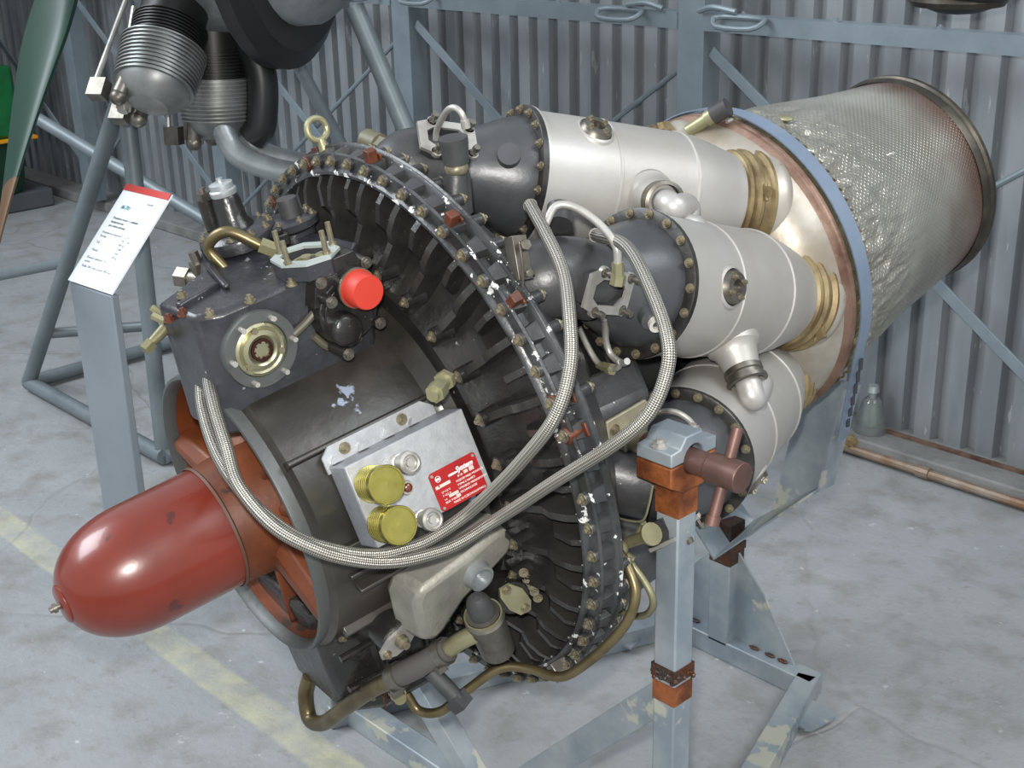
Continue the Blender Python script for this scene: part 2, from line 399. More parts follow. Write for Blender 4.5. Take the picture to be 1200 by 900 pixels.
for a, c in zip([-6.6]+posts, posts+[1.8]):
    b = MB(); b.box(((a+c)/2, 1.985, H+.405), (c-a-.10, .006, .045)); b.box(((a+c)/2, 2.01, H+.43), (c-a-.10, .055, .006))
    for k in range(4): b.bolt((a+(c-a)*(k+.6)/4.4, 1.995, H+.433), (0, 0, 1), .009, .008)
    b.build('rail', FRAME, wall)
    B = basis(V((c-a-.1, 0, -.9)), (0, 1, 0))
    d = V((c-a-.12, 0, -.89)); o = V(((a+c)/2, 2.015, H-.125))
    b = MB(); b.box(o, (.008, .034, d.length), basis(d, (0, 1, 0))); b.build('brace', FRAME, wall, bevel=.001)
    b = MB(); b.tube([(c-.06, 2.045, H+.27), (a+.06, 2.045, H-.60)], .009, 8, smooth=False); b.build('brace_rod', FRAME, wall)
for (x, s) in ((-2.28, -1), (-1.30, 1), (-2.62, 1), (-.84, -1)):
    b = MB(); z = H+.425
    b.tube([(x-.09, 1.955, z), (x-.06, 1.93, z-.02), (x+.06, 1.93, z-.02), (x+.09, 1.955, z), (x+.06, 1.975, z+.005), (x-.06, 1.975, z+.005), (x-.09, 1.955, z)], .008, 8, 3)
    b.tube([(x+s*.02, 1.97, z+.02), (x+s*.10, 1.965, z+.03), (x+s*.16, 1.975, z+.015)], .009, 8, 3)
    b.build('rail_clip', FRAME, wall)

# glass insulator standing on the kerb
t = empty('glass_insulator', 'small clear glass bell insulator standing on the concrete kerb by the corrugated wall', 'insulator', (-.42, 2.14, .054))
b = MB(); b.lathe([(0, .045), (.0, .050), (.02, .047), (.07, .038), (.10, .030), (.112, .018), (.112, .0)], seg=24); b.lathe([(.0, .042), (.07, .034), (.1, .02), (.1, 0)], seg=24); b.build('glass_bell', GLASS, t)
b = MB(); b.cyl((0, 0, .112), (0, 0, .13), .012); b.cyl((0, 0, .13), (0, 0, .15), .020, .016); b.build('metal_cap', ALU, t)

# ------------------------------------------------------------------ engine stand (world frame)
st = empty('engine_stand', 'welded grey steel stand with rust at its joints carrying the black jet engine', 'stand', (0, .5, 0))
def sp(mb, name, m, **k):
    o = mb.build(name, m, st, **k); o.location = (0, -.5, 0); return o
def bar(mb, a, c, wd, ht, up=(0, 0, 1)):
    a, c = V(a), V(c); d = c-a; B = basis(d, up); return mb.box((a+c)/2, (ht, wd, d.length), B)
for s in (1, -1):
    b = MB(); b.box(W(.46*s, .12, -.425+.005), (.042, .042, .80)); o = sp(b, 'post', GALV, bevel=.003)
    q = MB()
    for k in range(26):
        a = k/26*2*pi; q.sphere(W(.46*s+.023*max(-1, min(1, 1.4*cos(a))), .12+.023*max(-1, min(1, 1.4*sin(a))), -.305+random.uniform(-.009, .009)), random.uniform(.003, .0052), 6)
    q.box(W(.46*s, .12, -.30), (.047, .047, .022)); q.build('weld_seam', WELD, o)
    for zz, hh in ((-.335, .035), (-.010, .045)):
        q = MB(); q.box(W(.46*s, .12, zz), (.0432, .0432, hh)); q.build('rust_patch', RUST, o)
    # clamp: lower rusty saddle, upper galvanised cap, bolts, pin
    def arch(z0, z1, up):
        r = .022; w_ = .05
        if up: return [(-w_, 0), (-r, 0)]+[(-r*cos(a), r*sin(a)) for a in [pi*k/8 for k in range(1, 8)]]+[(r, 0), (w_, 0), (w_, .020), (.03, .022), (.018, .038), (-.018, .038), (-.03, .022), (-w_, .020)]
        return [(-w_, 0), (-w_, -.03), (-.022, -.045), (.022, -.045), (w_, -.03), (w_, 0), (r, 0)]+[(r*cos(a), -r*sin(a)) for a in [pi*k/8 for k in range(1, 8)]]+[(-r, 0)]
    B0 = W(.435*s, .12, .058)
    q = MB(); q.prism([(x, y) for x, y in arch(0, 0, False)], W(.425*s, .12, .058), (s, 0, 0), .065, x=(0, 1, 0) if s > 0 else (0, -1, 0)); sp(q, 'clamp_saddle', RUST, bevel=.002)
    q = MB(); q.prism([(x, y) for x, y in arch(0, 0, True)], W(.425*s, .12, .060), (s, 0, 0), .065, x=(0, 1, 0) if s > 0 else (0, -1, 0)); cc = sp(q, 'clamp_cap', GALV, bevel=.002)
    for dy in (-.037, .037):
        q = MB(); q.bolt(W(.457*s, .12+dy, .081), (0, 0, 1), .010, .007); q.build('bolt', STEEL, cc)
    q = MB(); q.cyl(W(.40*s, .12, .056), W(.525*s, .12, .056), .0185, seg=24); q.cyl(W(.52*s, .12, .056), W(.575*s, .12, .056), .0225, seg=24); pn = sp(q, 'trunnion_pin', PIN, bevel=.0015)
    q = MB(); q.cyl(W(.545*s, .145, .115), W(.545*s, .095, -.01), .0085, seg=14); q.cyl(W(.545*s, .098, -.003), W(.545*s, .093, -.016), .0105, seg=14); q.build('handle_bar', PIN, pn)
    b = MB(); bar(b, W(.44*s, .12, -.36), W(.0+.02*s, .14, -.80), .05, .006 if s > 0 else .04, (0, 1, 0)); sp(b, 'diagonal_brace', GALV, bevel=.001)
    b = MB(); bar(b, W(.46*s, .10, -.825), W(.02+.185*s, .90, -.825), .05, .05); sp(b, 'side_rail', GALV, bevel=.003)
    b = MB(); b.prism([(-.04, -.03), (.035, -.03), (.045, -.02), (.045, .05), (.035, .06), (-.04, .06)], W(.02+(.185+.055)*s, .80, -.835), (0, 0, 1), .006, x=(s, -.15, 0)); sp(b, 'foot_plate', GALV)
b = MB(); bar(b, W(-.48, .15, -.825), W(.48, .15, -.825), .05, .05); sp(b, 'front_rail', GALV, bevel=.003)
b = MB(); bar(b, W(-.19, .90, -.825), W(.225, .90, -.825), .05, .05); sp(b, 'rear_rail', GALV, bevel=.003)
b = MB(); b.box(W(-.025, .90, -.68), (.055, .05, .26)); ps = sp(b, 'rear_post', GALV, bevel=.003)
q = MB(); q.box(W(-.025, .90, -.565), (.062, .056, .018)); q.box(W(-.025, .90, -.59), (.0565, .0515, .03)); q.box(W(-.025, .90, -.53), (.055, .05, .05)); q.build('weld_seam', WELD, ps)
for s in (1, -1):
    b = MB(); b.slab([W(-.025+.0275*s, .905, -.80), W(-.025+.19*s, .905, -.80), W(-.025+.10*s, .905, -.66), W(-.025+.0275*s, .905, -.58)], (0, 1, 0), .005); g = sp(b, 'gusset_plate', GALV)
    q = MB()
    for k in (.5, .75, .95): q.sphere(W(-.025+.17*s*k, .90, -.797), .006, 6, (2.4, 1, .6))
    q.build('weld_bead', WELD, g)
# cradle: two sloping web plates and the upright cheeks which hold the strap
for s in (1, -1):
    x0, x1 = -.0, .195
    cx = .0
    b = MB(); b.slab([W(cx, .82, -.56), W(cx+s*x1, .82, -.365), W(cx+s*x1, .96, -.355), W(cx, .96, -.52)], (0, 0, -1), .006); sp(b, 'cradle_plate', GALV)
    b = MB(); b.slab([W(cx+s*.05, .95, -.50), W(cx+s*x1, .95, -.365), W(cx+s*.235, .95, -.13), W(cx+s*.12, .95, -.14)], (0, 1, 0), .006); sp(b, 'cradle_web', GALV)
    b = MB(); b.slab([W(cx+s*x1, .90, -.365), W(cx+s*x1, .955, -.365), W(cx+s*.240, .955, -.13), W(cx+s*.240, .90, -.13)], (s, 0, 0), .006); sp(b, 'cradle_cheek', GALV)

# ------------------------------------------------------------------ information sign
sg = empty('information_sign', 'grey plinth sign with a tilted white text panel edged in red', 'sign', (-1.66, .30, 0))
O = V((-1.66, .30, 0))
b = MB(); b.prism([(-.102, -.037), (.102, -.023), (.10, .0), (-.104, -.012)], (0, 0, 0), (0, 0, 1), .685); b.build('plinth', SIGNG, sg, bevel=.004)
BL = V((-1.763, .26, H-.157))-O; BR = V((-1.553, .274, H-.157))-O; vv = (BR-BL).normalized(); TL = V((-1.745, .478, H+.066))-O
uu = (TL-BL); uu = (uu-vv*uu.dot(vv)); LN = uu.length; uu.normalize(); nn = vv.cross(uu)
pm = M((vv, uu, nn)).transposed().to_4x4(); pm.translation = BL
b = MB(); b.box((.105, LN/2, -.004), (.212, LN, .006)); pn = b.build('panel', PAPER, sg, mtx=pm)
b = MB(); b.box((.105, LN-.010, -.0002), (.2125, .020, .0026)); q = b.build('header_stripe', SIGNR, sg, mtx=pm, label='red stripe')
text('M-701', .017, 'heading', TEAL, sg, pm @ M.Translation((.035, LN-.075, -.0008)), shear=.2, bold=.0006)
text('aviatik', .012, 'logo', GREYINK, sg, pm @ M.Translation((.135, LN-.048, -.0008)), shear=.3)
rows = [('Proudovy motor s radialnim', .03, .108, 1), ('kompresorem', .03, .120, 1), ('pro cvicne letouny', .03, .132, 1),
        ('Pouzivan na letounech     L-29', .02, .155, 0), ('Vyroba', .02, .167, 0), ('1961 - 68', .12, .167, 0), ('Tah', .02, .187, 0), ('890 kp', .12, .180, 0), ('15400', .12, .192, 0), ('Otacky', .02, .211, 0), ('1/min', .12, .205, 0), ('330 kg', .12, .218, 0),
        ('Komory spalovaci 7 ks', .02, .235, 0), ('motor', .02, .247, 0), ('Delka 2067 mm prumer 896 mm', .02, .262, 0)]
for s_, x, y, bo in rows: text(s_, .0105, 'text_line', GREYINK, sg, pm @ M.Translation((x, LN-y, -.0008)), bold=.0003*bo)

# ------------------------------------------------------------------ tube trestle and radial engine behind
tr = empty('tube_trestle', 'grey welded tube trestle holding up the silver piston engine behind the sign', 'trestle', (-2.3, .9, 0))
def tp(pts, r, name='tube', smooth=False):
    b = MB(); b.tube([V(p)-V((-2.3, .9, 0)) for p in pts], r, 12, smooth=smooth); return b.build(name, TUBEG, tr)
A, B_, C_, D_ = V((-2.85, .55, .03)), V((-1.91, .55, .03)), V((-2.85, 1.75, .03)), V((-1.91, 1.75, .03))
tp([A, B_], .026); tp([A, C_], .024); tp([B_, D_], .024); tp([C_, D_], .024)
tp([(-2.85, .55, .03), (-2.02, .62, 1.12)], .026); tp([(-1.93, .56, .03), (-2.00, .62, 1.12)], .026)
tp([(-2.85, 1.75, .03), (-2.25, 1.20, 1.3)], .022); tp([(-1.91, 1.75, .03), (-2.10, 1.20, 1.3)], .022)
tp([(-2.70, .56, .245), (-2.45, .9, .25), (-1.92, 1.0, .25)], .018); tp([(-3.9, .58, .14), (-2.44, .585, .548)], .018)
tp([(-3.35, .95, .86), (-1.95, 1.35, .30)], .024); tp([(-2.74, 1.55, .5), (-1.95, 1.6, .06)], .018)
tp([(-1.42, 1.02, 1.36), (-1.18, 1.12, .75), (-1.0, 1.2, .03)], .027); tp([(-1.0, 1.2, .03), (-1.91, 1.75, .03)], .024)
tp([(-1.55, 1.3, .62), (-1.14, 1.13, .66)], .010); tp([(-1.95, 1.25, .80), (-1.16, 1.12, .62)], .010)

re = empty('piston_engine', 'silver air cooled piston engine with a green propeller blade on a tube trestle', 'aircraft engine', (-1.80, .82, 1.62))
d = V((-.86, -.51, 0)).normalized(); RB = basis(d, (0, 0, -1)); RM = RB.to_4x4()      # local z = shaft forward, local x = down
def rp(b, name, m, parent=re, **k): return b.build(name, m, parent, mtx=RM if parent == re else None, **k)
b = MB(); b.lathe([(-.42, 0), (-.42, .24), (-.32, .31), (-.16, .325), (-.14, .335), (.06, .335), (.08, .325), (.10, .30), (.16, .28), (.24, .20), (.28, .10), (.31, .075), (.33, .075), (.33, 0)], seg=40); cc = rp(b, 'crankcase', ALU)
for k in range(14):
    q = MB(); a = 2*pi*k/14; q.bolt((.288*cos(a), .288*sin(a), .135), (0, 0, 1), .010, .010); q.build('bolt', STEEL, cc)
b = MB(); b.lathe([(-.27, .38), (-.24, .43), (-.20, .43), (-.19, .38), (-.19, .32), (-.27, .30), (-.27, .38)], seg=48); rp(b, 'cooling_baffle_ring', BLKF)
def cyl_unit(angs, main):
    for a in angs:
        u = V((cos(a), sin(a), 0)); tq = V((-sin(a), cos(a), 0)); z = V((0, 0, 1))
        b = MB(); b.cyl(u*.28, u*.385, .088, seg=28); cy = rp(b, 'cylinder_barrel', BLKF)
        q = MB()
        for k in range(8): q.cyl(u*(.385+.009*k), u*(.389+.009*k), .099-.0006*k, seg=28)
        q.cyl(u*.37, u*.46, .085, seg=24); q.build('cooling_fins', BLKF, cy)
        q = MB(); q.cyl(u*.455, u*.53, .106, .104, seg=28); q.lathe([(0, .104), (.04, .100), (.075, .085), (.10, .05), (.10, 0)], u*.525, u, 28)
        for k in range(11): q.cyl(u*(.458+.011*k), u*(.462+.011*k), .114-.0008*k, seg=28)
        hd = rp(q, 'cylinder_head', FIN)
        for s in (-1, 1):
            q = MB(); q.cyl(u*.56+tq*.055*s+z*.045, u*.625+tq*.055*s+z*.055, .020, seg=14); q.sphere(tuple(u*.635+tq*.055*s+z*.055), .022, 12); q.build('valve_housing', DSTEEL, hd)
            q = MB(); q.cyl(u*.31+tq*.02*s+z*.14, u*.60+tq*.06*s+z*.13, .0075, seg=10); q.build('pushrod_tube', STEEL, hd)
            q = MB(); q.box(u*.615+tq*.058*s+z*.115, (.045, .035, .05), basis(u)); q.build('rocker_box', DSTEEL, hd)
        q = MB(); q.cyl(u*.60+z*.07, u*.635+z*.07, .022, seg=6); q.cyl(u*.635+z*.07, u*.645+z*.07, .014, seg=16); q.build('spark_plug', STEEL, hd)
        if not main: continue
        q = MB(); q.tube([u*.34-z*.10, u*.45-z*.14, u*.58-z*.13, u*.62-z*.10], .045, 14); rp(q, 'intake_pipe', BLKF)
        if main:
            for s in (-1, 1):
                q = MB(); q.tube([u*.56+tq*.05*s-z*.02, u*.66+tq*.06*s-z*.08, u*(.70)+tq*(.07*s)-z*.20, u*.715+tq*(.08*s)-z*.34], .033, 16); rp(q, 'exhaust_stub', ALU)
cyl_unit([R(4)], True); cyl_unit([R(41), R(-84)], False); cyl_unit([R(94), R(139), R(-140)], False)
b = MB(); b.box((.02, .0, -.50), (.34, .22, .12)); b.box((.16, .05, -.46), (.05, .05, .2)); rp(b, 'mounting_plate', TUBEG, bevel=.004)
for k in range(3):
    q = MB(); q.cyl((.05+.05*k, .11, -.52), (.05+.05*k, .17, -.54), .014, seg=12); q.cyl((.05+.05*k, .15, -.52), (.05+.05*k, .165, -.53), .022, seg=6); rp(q, 'mount_bolt', STEEL)
# propeller: one blade hangs down, the other stands up out of the frame
pr = MB(); pr.lathe([(.325, 0), (.325, .085), (.34, .10), (.44, .10), (.47, .06), (.47, 0)], seg=28); pr_o = rp(pr, 'propeller_hub', GRN)
def blade(ang, name, m, r0, r1):
    b = MB(); u = V((cos(ang), sin(ang), 0)); tq = V((-sin(ang), cos(ang), 0)); z = V((0, 0, 1)); secs = []
    n = 16
    for i in range(n+1):
        r = r0+(r1-r0)*i/n; t = r/1.05
        ch = .09+.13*math.exp(-((t-.42)/.26)**2)*1.3 if t < .42 else .26*(1-((t-.42)/.59)**1.5*.74); ch = max(ch, .03)
        th = .075*(1-t)**1.2+.010; tw = R(74-34*t)
        cd = tq*cos(tw)-z*sin(tw); nd = u.cross(cd); c0 = u*r+z*.385+tq*(.02*sin(t*3))
        ring = [c0+cd*(ch*.5*cos(q))+nd*(th*.5*sin(q)*(1+.3*cos(q))) for q in [2*pi*k/20 for k in range(20)]]
        secs.append(ring)
    vs = [p for s in secs for p in s]; fs = [(i*20+j, i*20+(j+1) % 20, (i+1)*20+(j+1) % 20, (i+1)*20+j) for i in range(n) for j in range(20)]
    fs += [tuple(range(20)), tuple(n*20+j for j in range(20))]
    return b.add(vs, fs).build(name, m, pr_o)
BA = R(BLADE)
blade(BA, 'propeller_blade', GRN, .04, .84); blade(BA, 'blade_tip', BRN, .84, 1.03).__setitem__('label', 'brown painted blade tip')
blade(BA+pi, 'propeller_blade', GRN, .04, .84); blade(BA+pi, 'blade_tip', BRN, .84, 1.03).__setitem__('label', 'brown painted blade tip')

# ------------------------------------------------------------------ green machine in the far left corner
gm = empty('green_machine', 'green engine with an orange pipe on a dark plinth in the far left corner', 'engine', (-5.93, 1.55, 0))
b = MB(); b.box((-.03, 0, .05), (.88, .80, .10)); b.build('plinth', mat('dark_plinth', '4a4d50', .7), gm, bevel=.01)
b = MB(); b.lathe([(-.42, 0), (-.42, .20), (-.38, .27), (.38, .27), (.42, .20), (.42, 0)], (0, 0, .24), (1, 0, 0), 28); b.build('sump', GRN3, gm)
b = MB(); b.box((0, 0, .40), (.92, .68, .02)); b.build('sump_flange', YEL, gm, bevel=.005, label='orange painted flange')
b = MB(); b.box((0, 0, .60), (.88, .52, .38)); b.cyl((0, -.24, .6), (0, -.34, .6), .15, seg=28); b.build('crankcase', GRN2, gm, bevel=.02)
for k in range(3):
    q = MB(); x = -.32+.32*k; q.cyl((x, 0, .75), (x, 0, 1.45), .16, seg=24)
    for j in range(12): q.cyl((x, 0, .85+.05*j), (x, 0, .865+.05*j), .185, seg=24)
    cy = q.build('cylinder', GRN2, gm)
    q = MB(); q.box((x, 0, 1.55), (.30, .40, .26)); q.build('cylinder_head', GRN2, cy, bevel=.02)
    q = MB(); q.tube([(x, -.15, 1.35), (x+.02, -.3, 1.25), (x+.05, -.33, .95)], .035, 12); q.build('manifold_branch', GRN3, cy)
b = MB(); b.tube([(.36, -.30, .46), (.38, -.32, .60), (.36, -.30, .70), (.24, -.30, .76)], .06, 16); b.tube([(.38, -.30, .56), (.58, -.34, .58), (.62, -.34, .70)], .035, 12); b.build('water_pipe', YEL, gm, label='orange water pipe')
b = MB(); b.lathe([(-.1, 0), (-.1, .18), (.0, .22), (.1, .18), (.1, 0)], (-.1, -.42, 1.2), (0, 1, 0), 28); b.build('air_duct', mat('dull_aluminium', '86898b', .5, .4), gm)
for k in range(7):
    b = MB(); b.bolt((-.40+.13*k, -.345, .40), (0, -1, 0), .018, .02); b.build('bolt', STEEL, gm)

# the dark round underside of another exhibit at the upper right corner of the picture
t = empty('hanging_exhibit', 'dark round body just entering the picture at its upper right corner before the wall', 'exhibit', (.02, 1.62, H+.515))
b = MB(); b.sphere((0, 0, .11), .13, 28, (1.2, 1.0, .85)); b.build('body', BLKF, t)
b = MB(); b.lathe([(0, .10), (.012, .108), (.024, .10)], (0, 0, .02), (0, 0, 1), 32); b.build('rim', RIMD, t)
b = MB(); b.cyl((0, 0, .2), (0, 0, 2.2), .012); b.build('hanger_rod', DSTEEL, t)
# ================================================================== the jet engine
# engine frame: y runs aft along the shaft, x to the near side, z up; the casing flange lies in y = 0
eng = empty('jet_engine', 'black centrifugal jet engine with red nose bullet and silver combustion cans on a steel stand', 'jet engine', (0, 0, H))
ax, ay, az = V((.99340, -.11470, 0)), V((.11291, .97790, .17599)), V((-.02019, -.17483, .98439))
EM = M((ax, ay, az)).transposed().to_4x4(); EM.translation = V((0, 0, H)); eng.matrix_basis = EM
Y = (0, 1, 0)
def pol(r, phi, y): a = R(phi); return V((r*sin(a), y, r*cos(a)))
def rh(phi): a = R(phi); return V((sin(a), 0, cos(a)))
def th(phi): a = R(phi); return V((cos(a), 0, -sin(a)))
def RY(deg): return M.Rotation(R(deg), 4, 'Y')
def ep(b, name, m, parent=eng, **k): return b.build(name, m, parent, **k)
bolt_me = MB().bolt((0, 0, 0), (0, 0, 1), .0066, .0055).mesh('bolt', BRASS, 30)
bolt_s = MB().bolt((0, 0, 0), (0, 0, 1), .0055, .005).mesh('bolt', BRASS, 30)
bolt_d = MB().bolt((0, 0, 0), (0, 0, 1), .0065, .006).mesh('bolt', DSTEEL, 30)
def bolt(p, d, parent, me=None, name='bolt'): return link(me or bolt_me, name, parent, mtx=at(p, d))
def lat(b, prof, **k): return b.lathe(prof, (0, 0, 0), Y, k.pop('seg', 96), **k)

# --- nose bullet (red) with cap and stud
N0, N1 = -.357, -.600
b = MB(); prof = [(N0+.004, .0), (N0+.004, .092), (N0, .0955)]
for k in range(1, 17):
    t = k/16; prof.append((N0-(.120)*t, .0955-.0015*t))
for k in range(1, 15):
    a = k/14*pi/2; prof.append((N0-.120-.123*sin(a), max(.094*cos(a)**.86, .0)))
nb = ep(lat(b, prof, seg=72), 'nose_bullet', RED)
b = MB(); lat(b, [(-.5935, 0), (-.5935, .029), (-.5975, .0295), (-.600, .026), (-.602, 0)], seg=40); ep(b, 'nose_cap', RED, nb)
b = MB(); b.cyl((0, -.60, 0), (0, -.616, 0), .0045, seg=12); b.cyl((0, -.606, 0), (0, -.611, 0), .007, seg=12); ep(b, 'cap_stud', DSTEEL, nb)
b = MB(); lat(b, [(N0+.003, .0968), (N0+.001, .0985), (N0-.003, .0968)], seg=72); ep(b, 'bullet_seam', mat('seam_dark', '4a3020', .6), nb)

# --- intake: grey lip, orange duct, hub and struts
b = MB(); lat(b, [(-.27, .226), (-.298, .226), (-.310, .230), (-.318, .2285), (-.319, .224), (-.312, .2185), (-.295, .217), (-.27, .217), (-.27, .226)]); ep(b, 'intake_lip', LIP)
b = MB(); lat(b, [(-.300, .2165), (-.24, .212), (-.12, .205), (-.06, .19), (-.06, .20), (-.12, .212), (-.24, .2165), (-.300, .2165)]); ep(b, 'intake_duct', ORG)
b = MB(); lat(b, [(N0+.004, .094), (-.33, .097), (-.27, .102), (-.2, .104), (-.06, .10), (-.06, .0)]); hub = ep(b, 'intake_hub', ORG)
b = MB(); lat(b, [(-.075, .10), (-.070, .205)]); ep(b, 'duct_end_shade', mat('dark_inside', '1a120d', .7))  # dark disc closing the duct, painted as the shade deep inside
for phi, wd, dp in ((118, .060, .16), (178, .016, .15), (-128, .030, .15), (-78, .055, .16), (-20, .030, .15), (40, .016, .15), (72, .03, .15)):
    b = MB(); u = rh(phi); t = th(phi); y0 = -.325 if wd > .04 else -.30
    pts = []
    for r, w_ in ((.092, wd*1.15), (.215, wd*.72)):
        for (yy, ww) in ((y0+.012, .18), (y0+.028, .5), (y0+dp, .5), (y0+dp, -.5), (y0+.028, -.5), (y0+.012, -.18)):
            pts.append(u*r+t*(w_*ww)+V((0, yy, 0)))
    n = 6; b.add(pts, [tuple(range(5, -1, -1)), tuple(range(6, 12))]+[(i, (i+1) % n, (i+1) % n+n, i+n) for i in range(n)])
    ep(b, 'intake_strut', ORG, bevel=.003)
b = MB(); b.tube([pol(.21, -100, -.30), pol(.222, -101, -.335), pol(.235, -101, -.375)], .006, 10); b.cyl(pol(.235, -101, -.375), pol(.237, -101, -.383), .004); ep(b, 'bleed_spigot', ORG, label='thin brown spigot')

# --- intake casing barrel with raised lands and ledges
b = MB(); lat(b, [(-.300, .2165), (-.300, .226), (-.29, .234), (-.26, .235), (-.06, .238), (-.05, .246), (-.032, .262), (-.03, .262)], seg=120); bar_ = ep(b, 'intake_casing', BARREL)
for phi, y0, y1, h, w_ in ((52, -.295, -.03, .012, .007), (86, -.27, -.05, .012, .010), (97, -.27, -.05, .010, .006), (104, -.26, -.05, .014, .006), (-30, -.28, -.05, .012, .008), (-70, -.28, -.05, .012, .008), (128, -.28, -.05, .012, .008)):
    q = MB(); u, t = rh(phi), th(phi)
    q.add([u*r+t*s*w_*k+V((0, y, 0)) for y in (y0, y1) for (r, s, k) in ((.226, -1, 1.2), (.236+h, -1, .5), (.236+h, 1, .5), (.226, 1, 1.2))], [(0, 1, 2, 3), (4, 7, 6, 5), (0, 4, 5, 1), (1, 5, 6, 2), (2, 6, 7, 3), (3, 7, 4, 0)])
    q.build('casing_rib', BARREL, bar_, bevel=.002)
q = MB(); q.lathe([(-.295, .234), (-.29, .240), (-.06, .2445), (-.05, .25)], (0, 0, 0), Y, 24, a0=0, a1=R(46), xref=tuple(rh(52)))
q.build('raised_land', BARREL, bar_)

# --- front dish of the compressor casing with radial ribs
b = MB(); lat(b, [(-.030, .258), (-.036, .262), (-.036, .292), (-.030, .300), (-.006, .312), (.012, .345), (.020, .39), (.018, .424), (.0, .4305)], seg=120); dish = ep(b, 'compressor_casing', BLK)
def ribmesh(prof, th0, nm):
    q = MB(); n = len(prof)
    vs = [(-th0*.5*(1 if k == 0 else -1), y, r) for k in (0, 1) for y, r in prof]
    q.add(vs, [tuple(range(n)), tuple(range(2*n-1, n-1, -1))]+[(i, (i+1) % n, (i+1) % n+n, i+n) for i in range(n)]); return q.mesh(nm, BLK, 30)
lr = ribmesh([(-.004, .4305), (-.014, .416), (-.022, .392), (-.020, .372), (-.034, .345), (-.040, .332), (-.040, .300), (.0, .308), (.034, .345), (.040, .40), (.030, .43)], .0115, 'rib')
sr = ribmesh([(.002, .4305), (-.010, .416), (-.014, .385), (.004, .358), (.034, .352), (.040, .40), (.030, .43)], .0100, 'rib')
for k in range(60):
    o = link(lr if k % 2 == 0 else sr, 'rib', dish, mtx=RY(k*6+5.0)); md = o.modifiers.new('b', 'BEVEL') if k == -1 else None
for k in range(30):
    phi = k*12+5.0
    link(bolt_me, 'bolt', dish, mtx=at(pol(.326, phi, -.043), (0, -1, 0)))
bm_ = MB(); bm_.cyl((0, 0, 0), (0, 0, .030), .0125, .0115, seg=16); boss_me = bm_.mesh('boss', BLK)
for k in range(30): link(boss_me, 'boss', dish, mtx=at(pol(.326, k*12+5.0, -.014), (0, -1, 0)))

# --- bolted flange ring: two plates bridged by 60 lugs, scalloped between them
b = MB(); lat(b, [(.018, .424), (-.001, .4295), (-.004, .432), (-.004, .4365), (.000, .441), (.003, .442), (.003, .462), (.007, .4635), (.009, .462), (.009, .449), (.024, .4515), (.026, .455), (.028, .466), (.031, .4695), (.0335, .4665), (.0355, .4665), (.038, .4690), (.042, .466), (.044, .452), (.048, .43)], seg=180)
fl_ = ep(b, 'casing_flange', BLKW)
lug = MB(); lug.cyl((0, -.002, .452), (0, .030, .452), .0098, .0105, seg=14); lug.add([(-.015, .006, .44), (.015, .006, .44), (.018, .030, .44), (-.018, .030, .44), (-.0090, .006, .461), (.0090, .006, .461), (.0135, .030, .4655), (-.0135, .030, .4655)], [(0, 1, 2, 3), (4, 7, 6, 5), (0, 4, 5, 1), (1, 5, 6, 2), (2, 6, 7, 3), (3, 7, 4, 0)])
lug_me = lug.mesh('lug', BLKP)
rl = MB(); rl.cyl((0, .038, .452), (0, .062, .450), .0100, .0085, seg=14); rlug_me = rl.mesh('rear_lug', BLKP)
for k in range(60):
    ph = k*6+.1
    link(lug_me, 'lug', fl_, mtx=RY(ph)); link(bolt_me, 'bolt', fl_, mtx=at(pol(.4525, ph, -.002), (0, -1, 0)))
    if k not in (12, 13, 14, 15, 16, 44, 45, 46, 47, 48, 27):
        link(rlug_me, 'rear_lug', fl_, mtx=RY(ph+.5)); link(bolt_me, 'nut', fl_, mtx=at(pol(.4505, ph+.5, .062), (0, 1, 0)))
for ph, big in ((-42, 1), (-18, 1), (6, 0), (30, 0), (48.1, 0), (66.2, 1), (72.3, 1)):
    b = MB(); u, t = rh(ph), th(ph); o = pol(.452, ph, 0)
    if big: b.prism([(.013, 0), (.0065, .0113), (-.0065, .0113), (-.013, 0), (-.0065, -.0113), (.0065, -.0113)], o+V((0, -.001, 0)), (0, 1, 0), .024, x=tuple(u))
    else: b.box(o+u*.016+V((0, .012, 0)), (.016, .014, .026), basis(u, (0, 1, 0)))
    b.box(o+u*.014+V((0, .024, 0)), (.004, .020, .012), basis(u, (0, 1, 0)))
    ep(b, 'locking_tab', TAB, fl_, bevel=.0015, label='rust brown locking tab')
b = MB(); B0 = pol(.468, -15.5, .03); b.lathe([(.0105+.0035*cos(a), 0) for a in ()], (0, 0, 0), Y) if 0 else None
b.tube([B0+rh(-15.5)*(.028+.017*sin(a))+V((0, .012*cos(a), 0))*1.4 for a in [2*pi*k/16 for k in range(17)]], .0052, 10, 2); b.cyl(B0-rh(-15.5)*.01, B0+rh(-15.5)*.012, .009, .007, seg=14); ep(b, 'lifting_eye', CAD, fl_)

# --- diffuser casing behind the flange and centre body
b = MB(); lat(b, [(.044, .450), (.054, .440), (.08, .410), (.12, .37), (.16, .31), (.24, .22), (.30, .16), (.60, .13), (.62, 0)], seg=96); ep(b, 'diffuser_casing', DUCT)

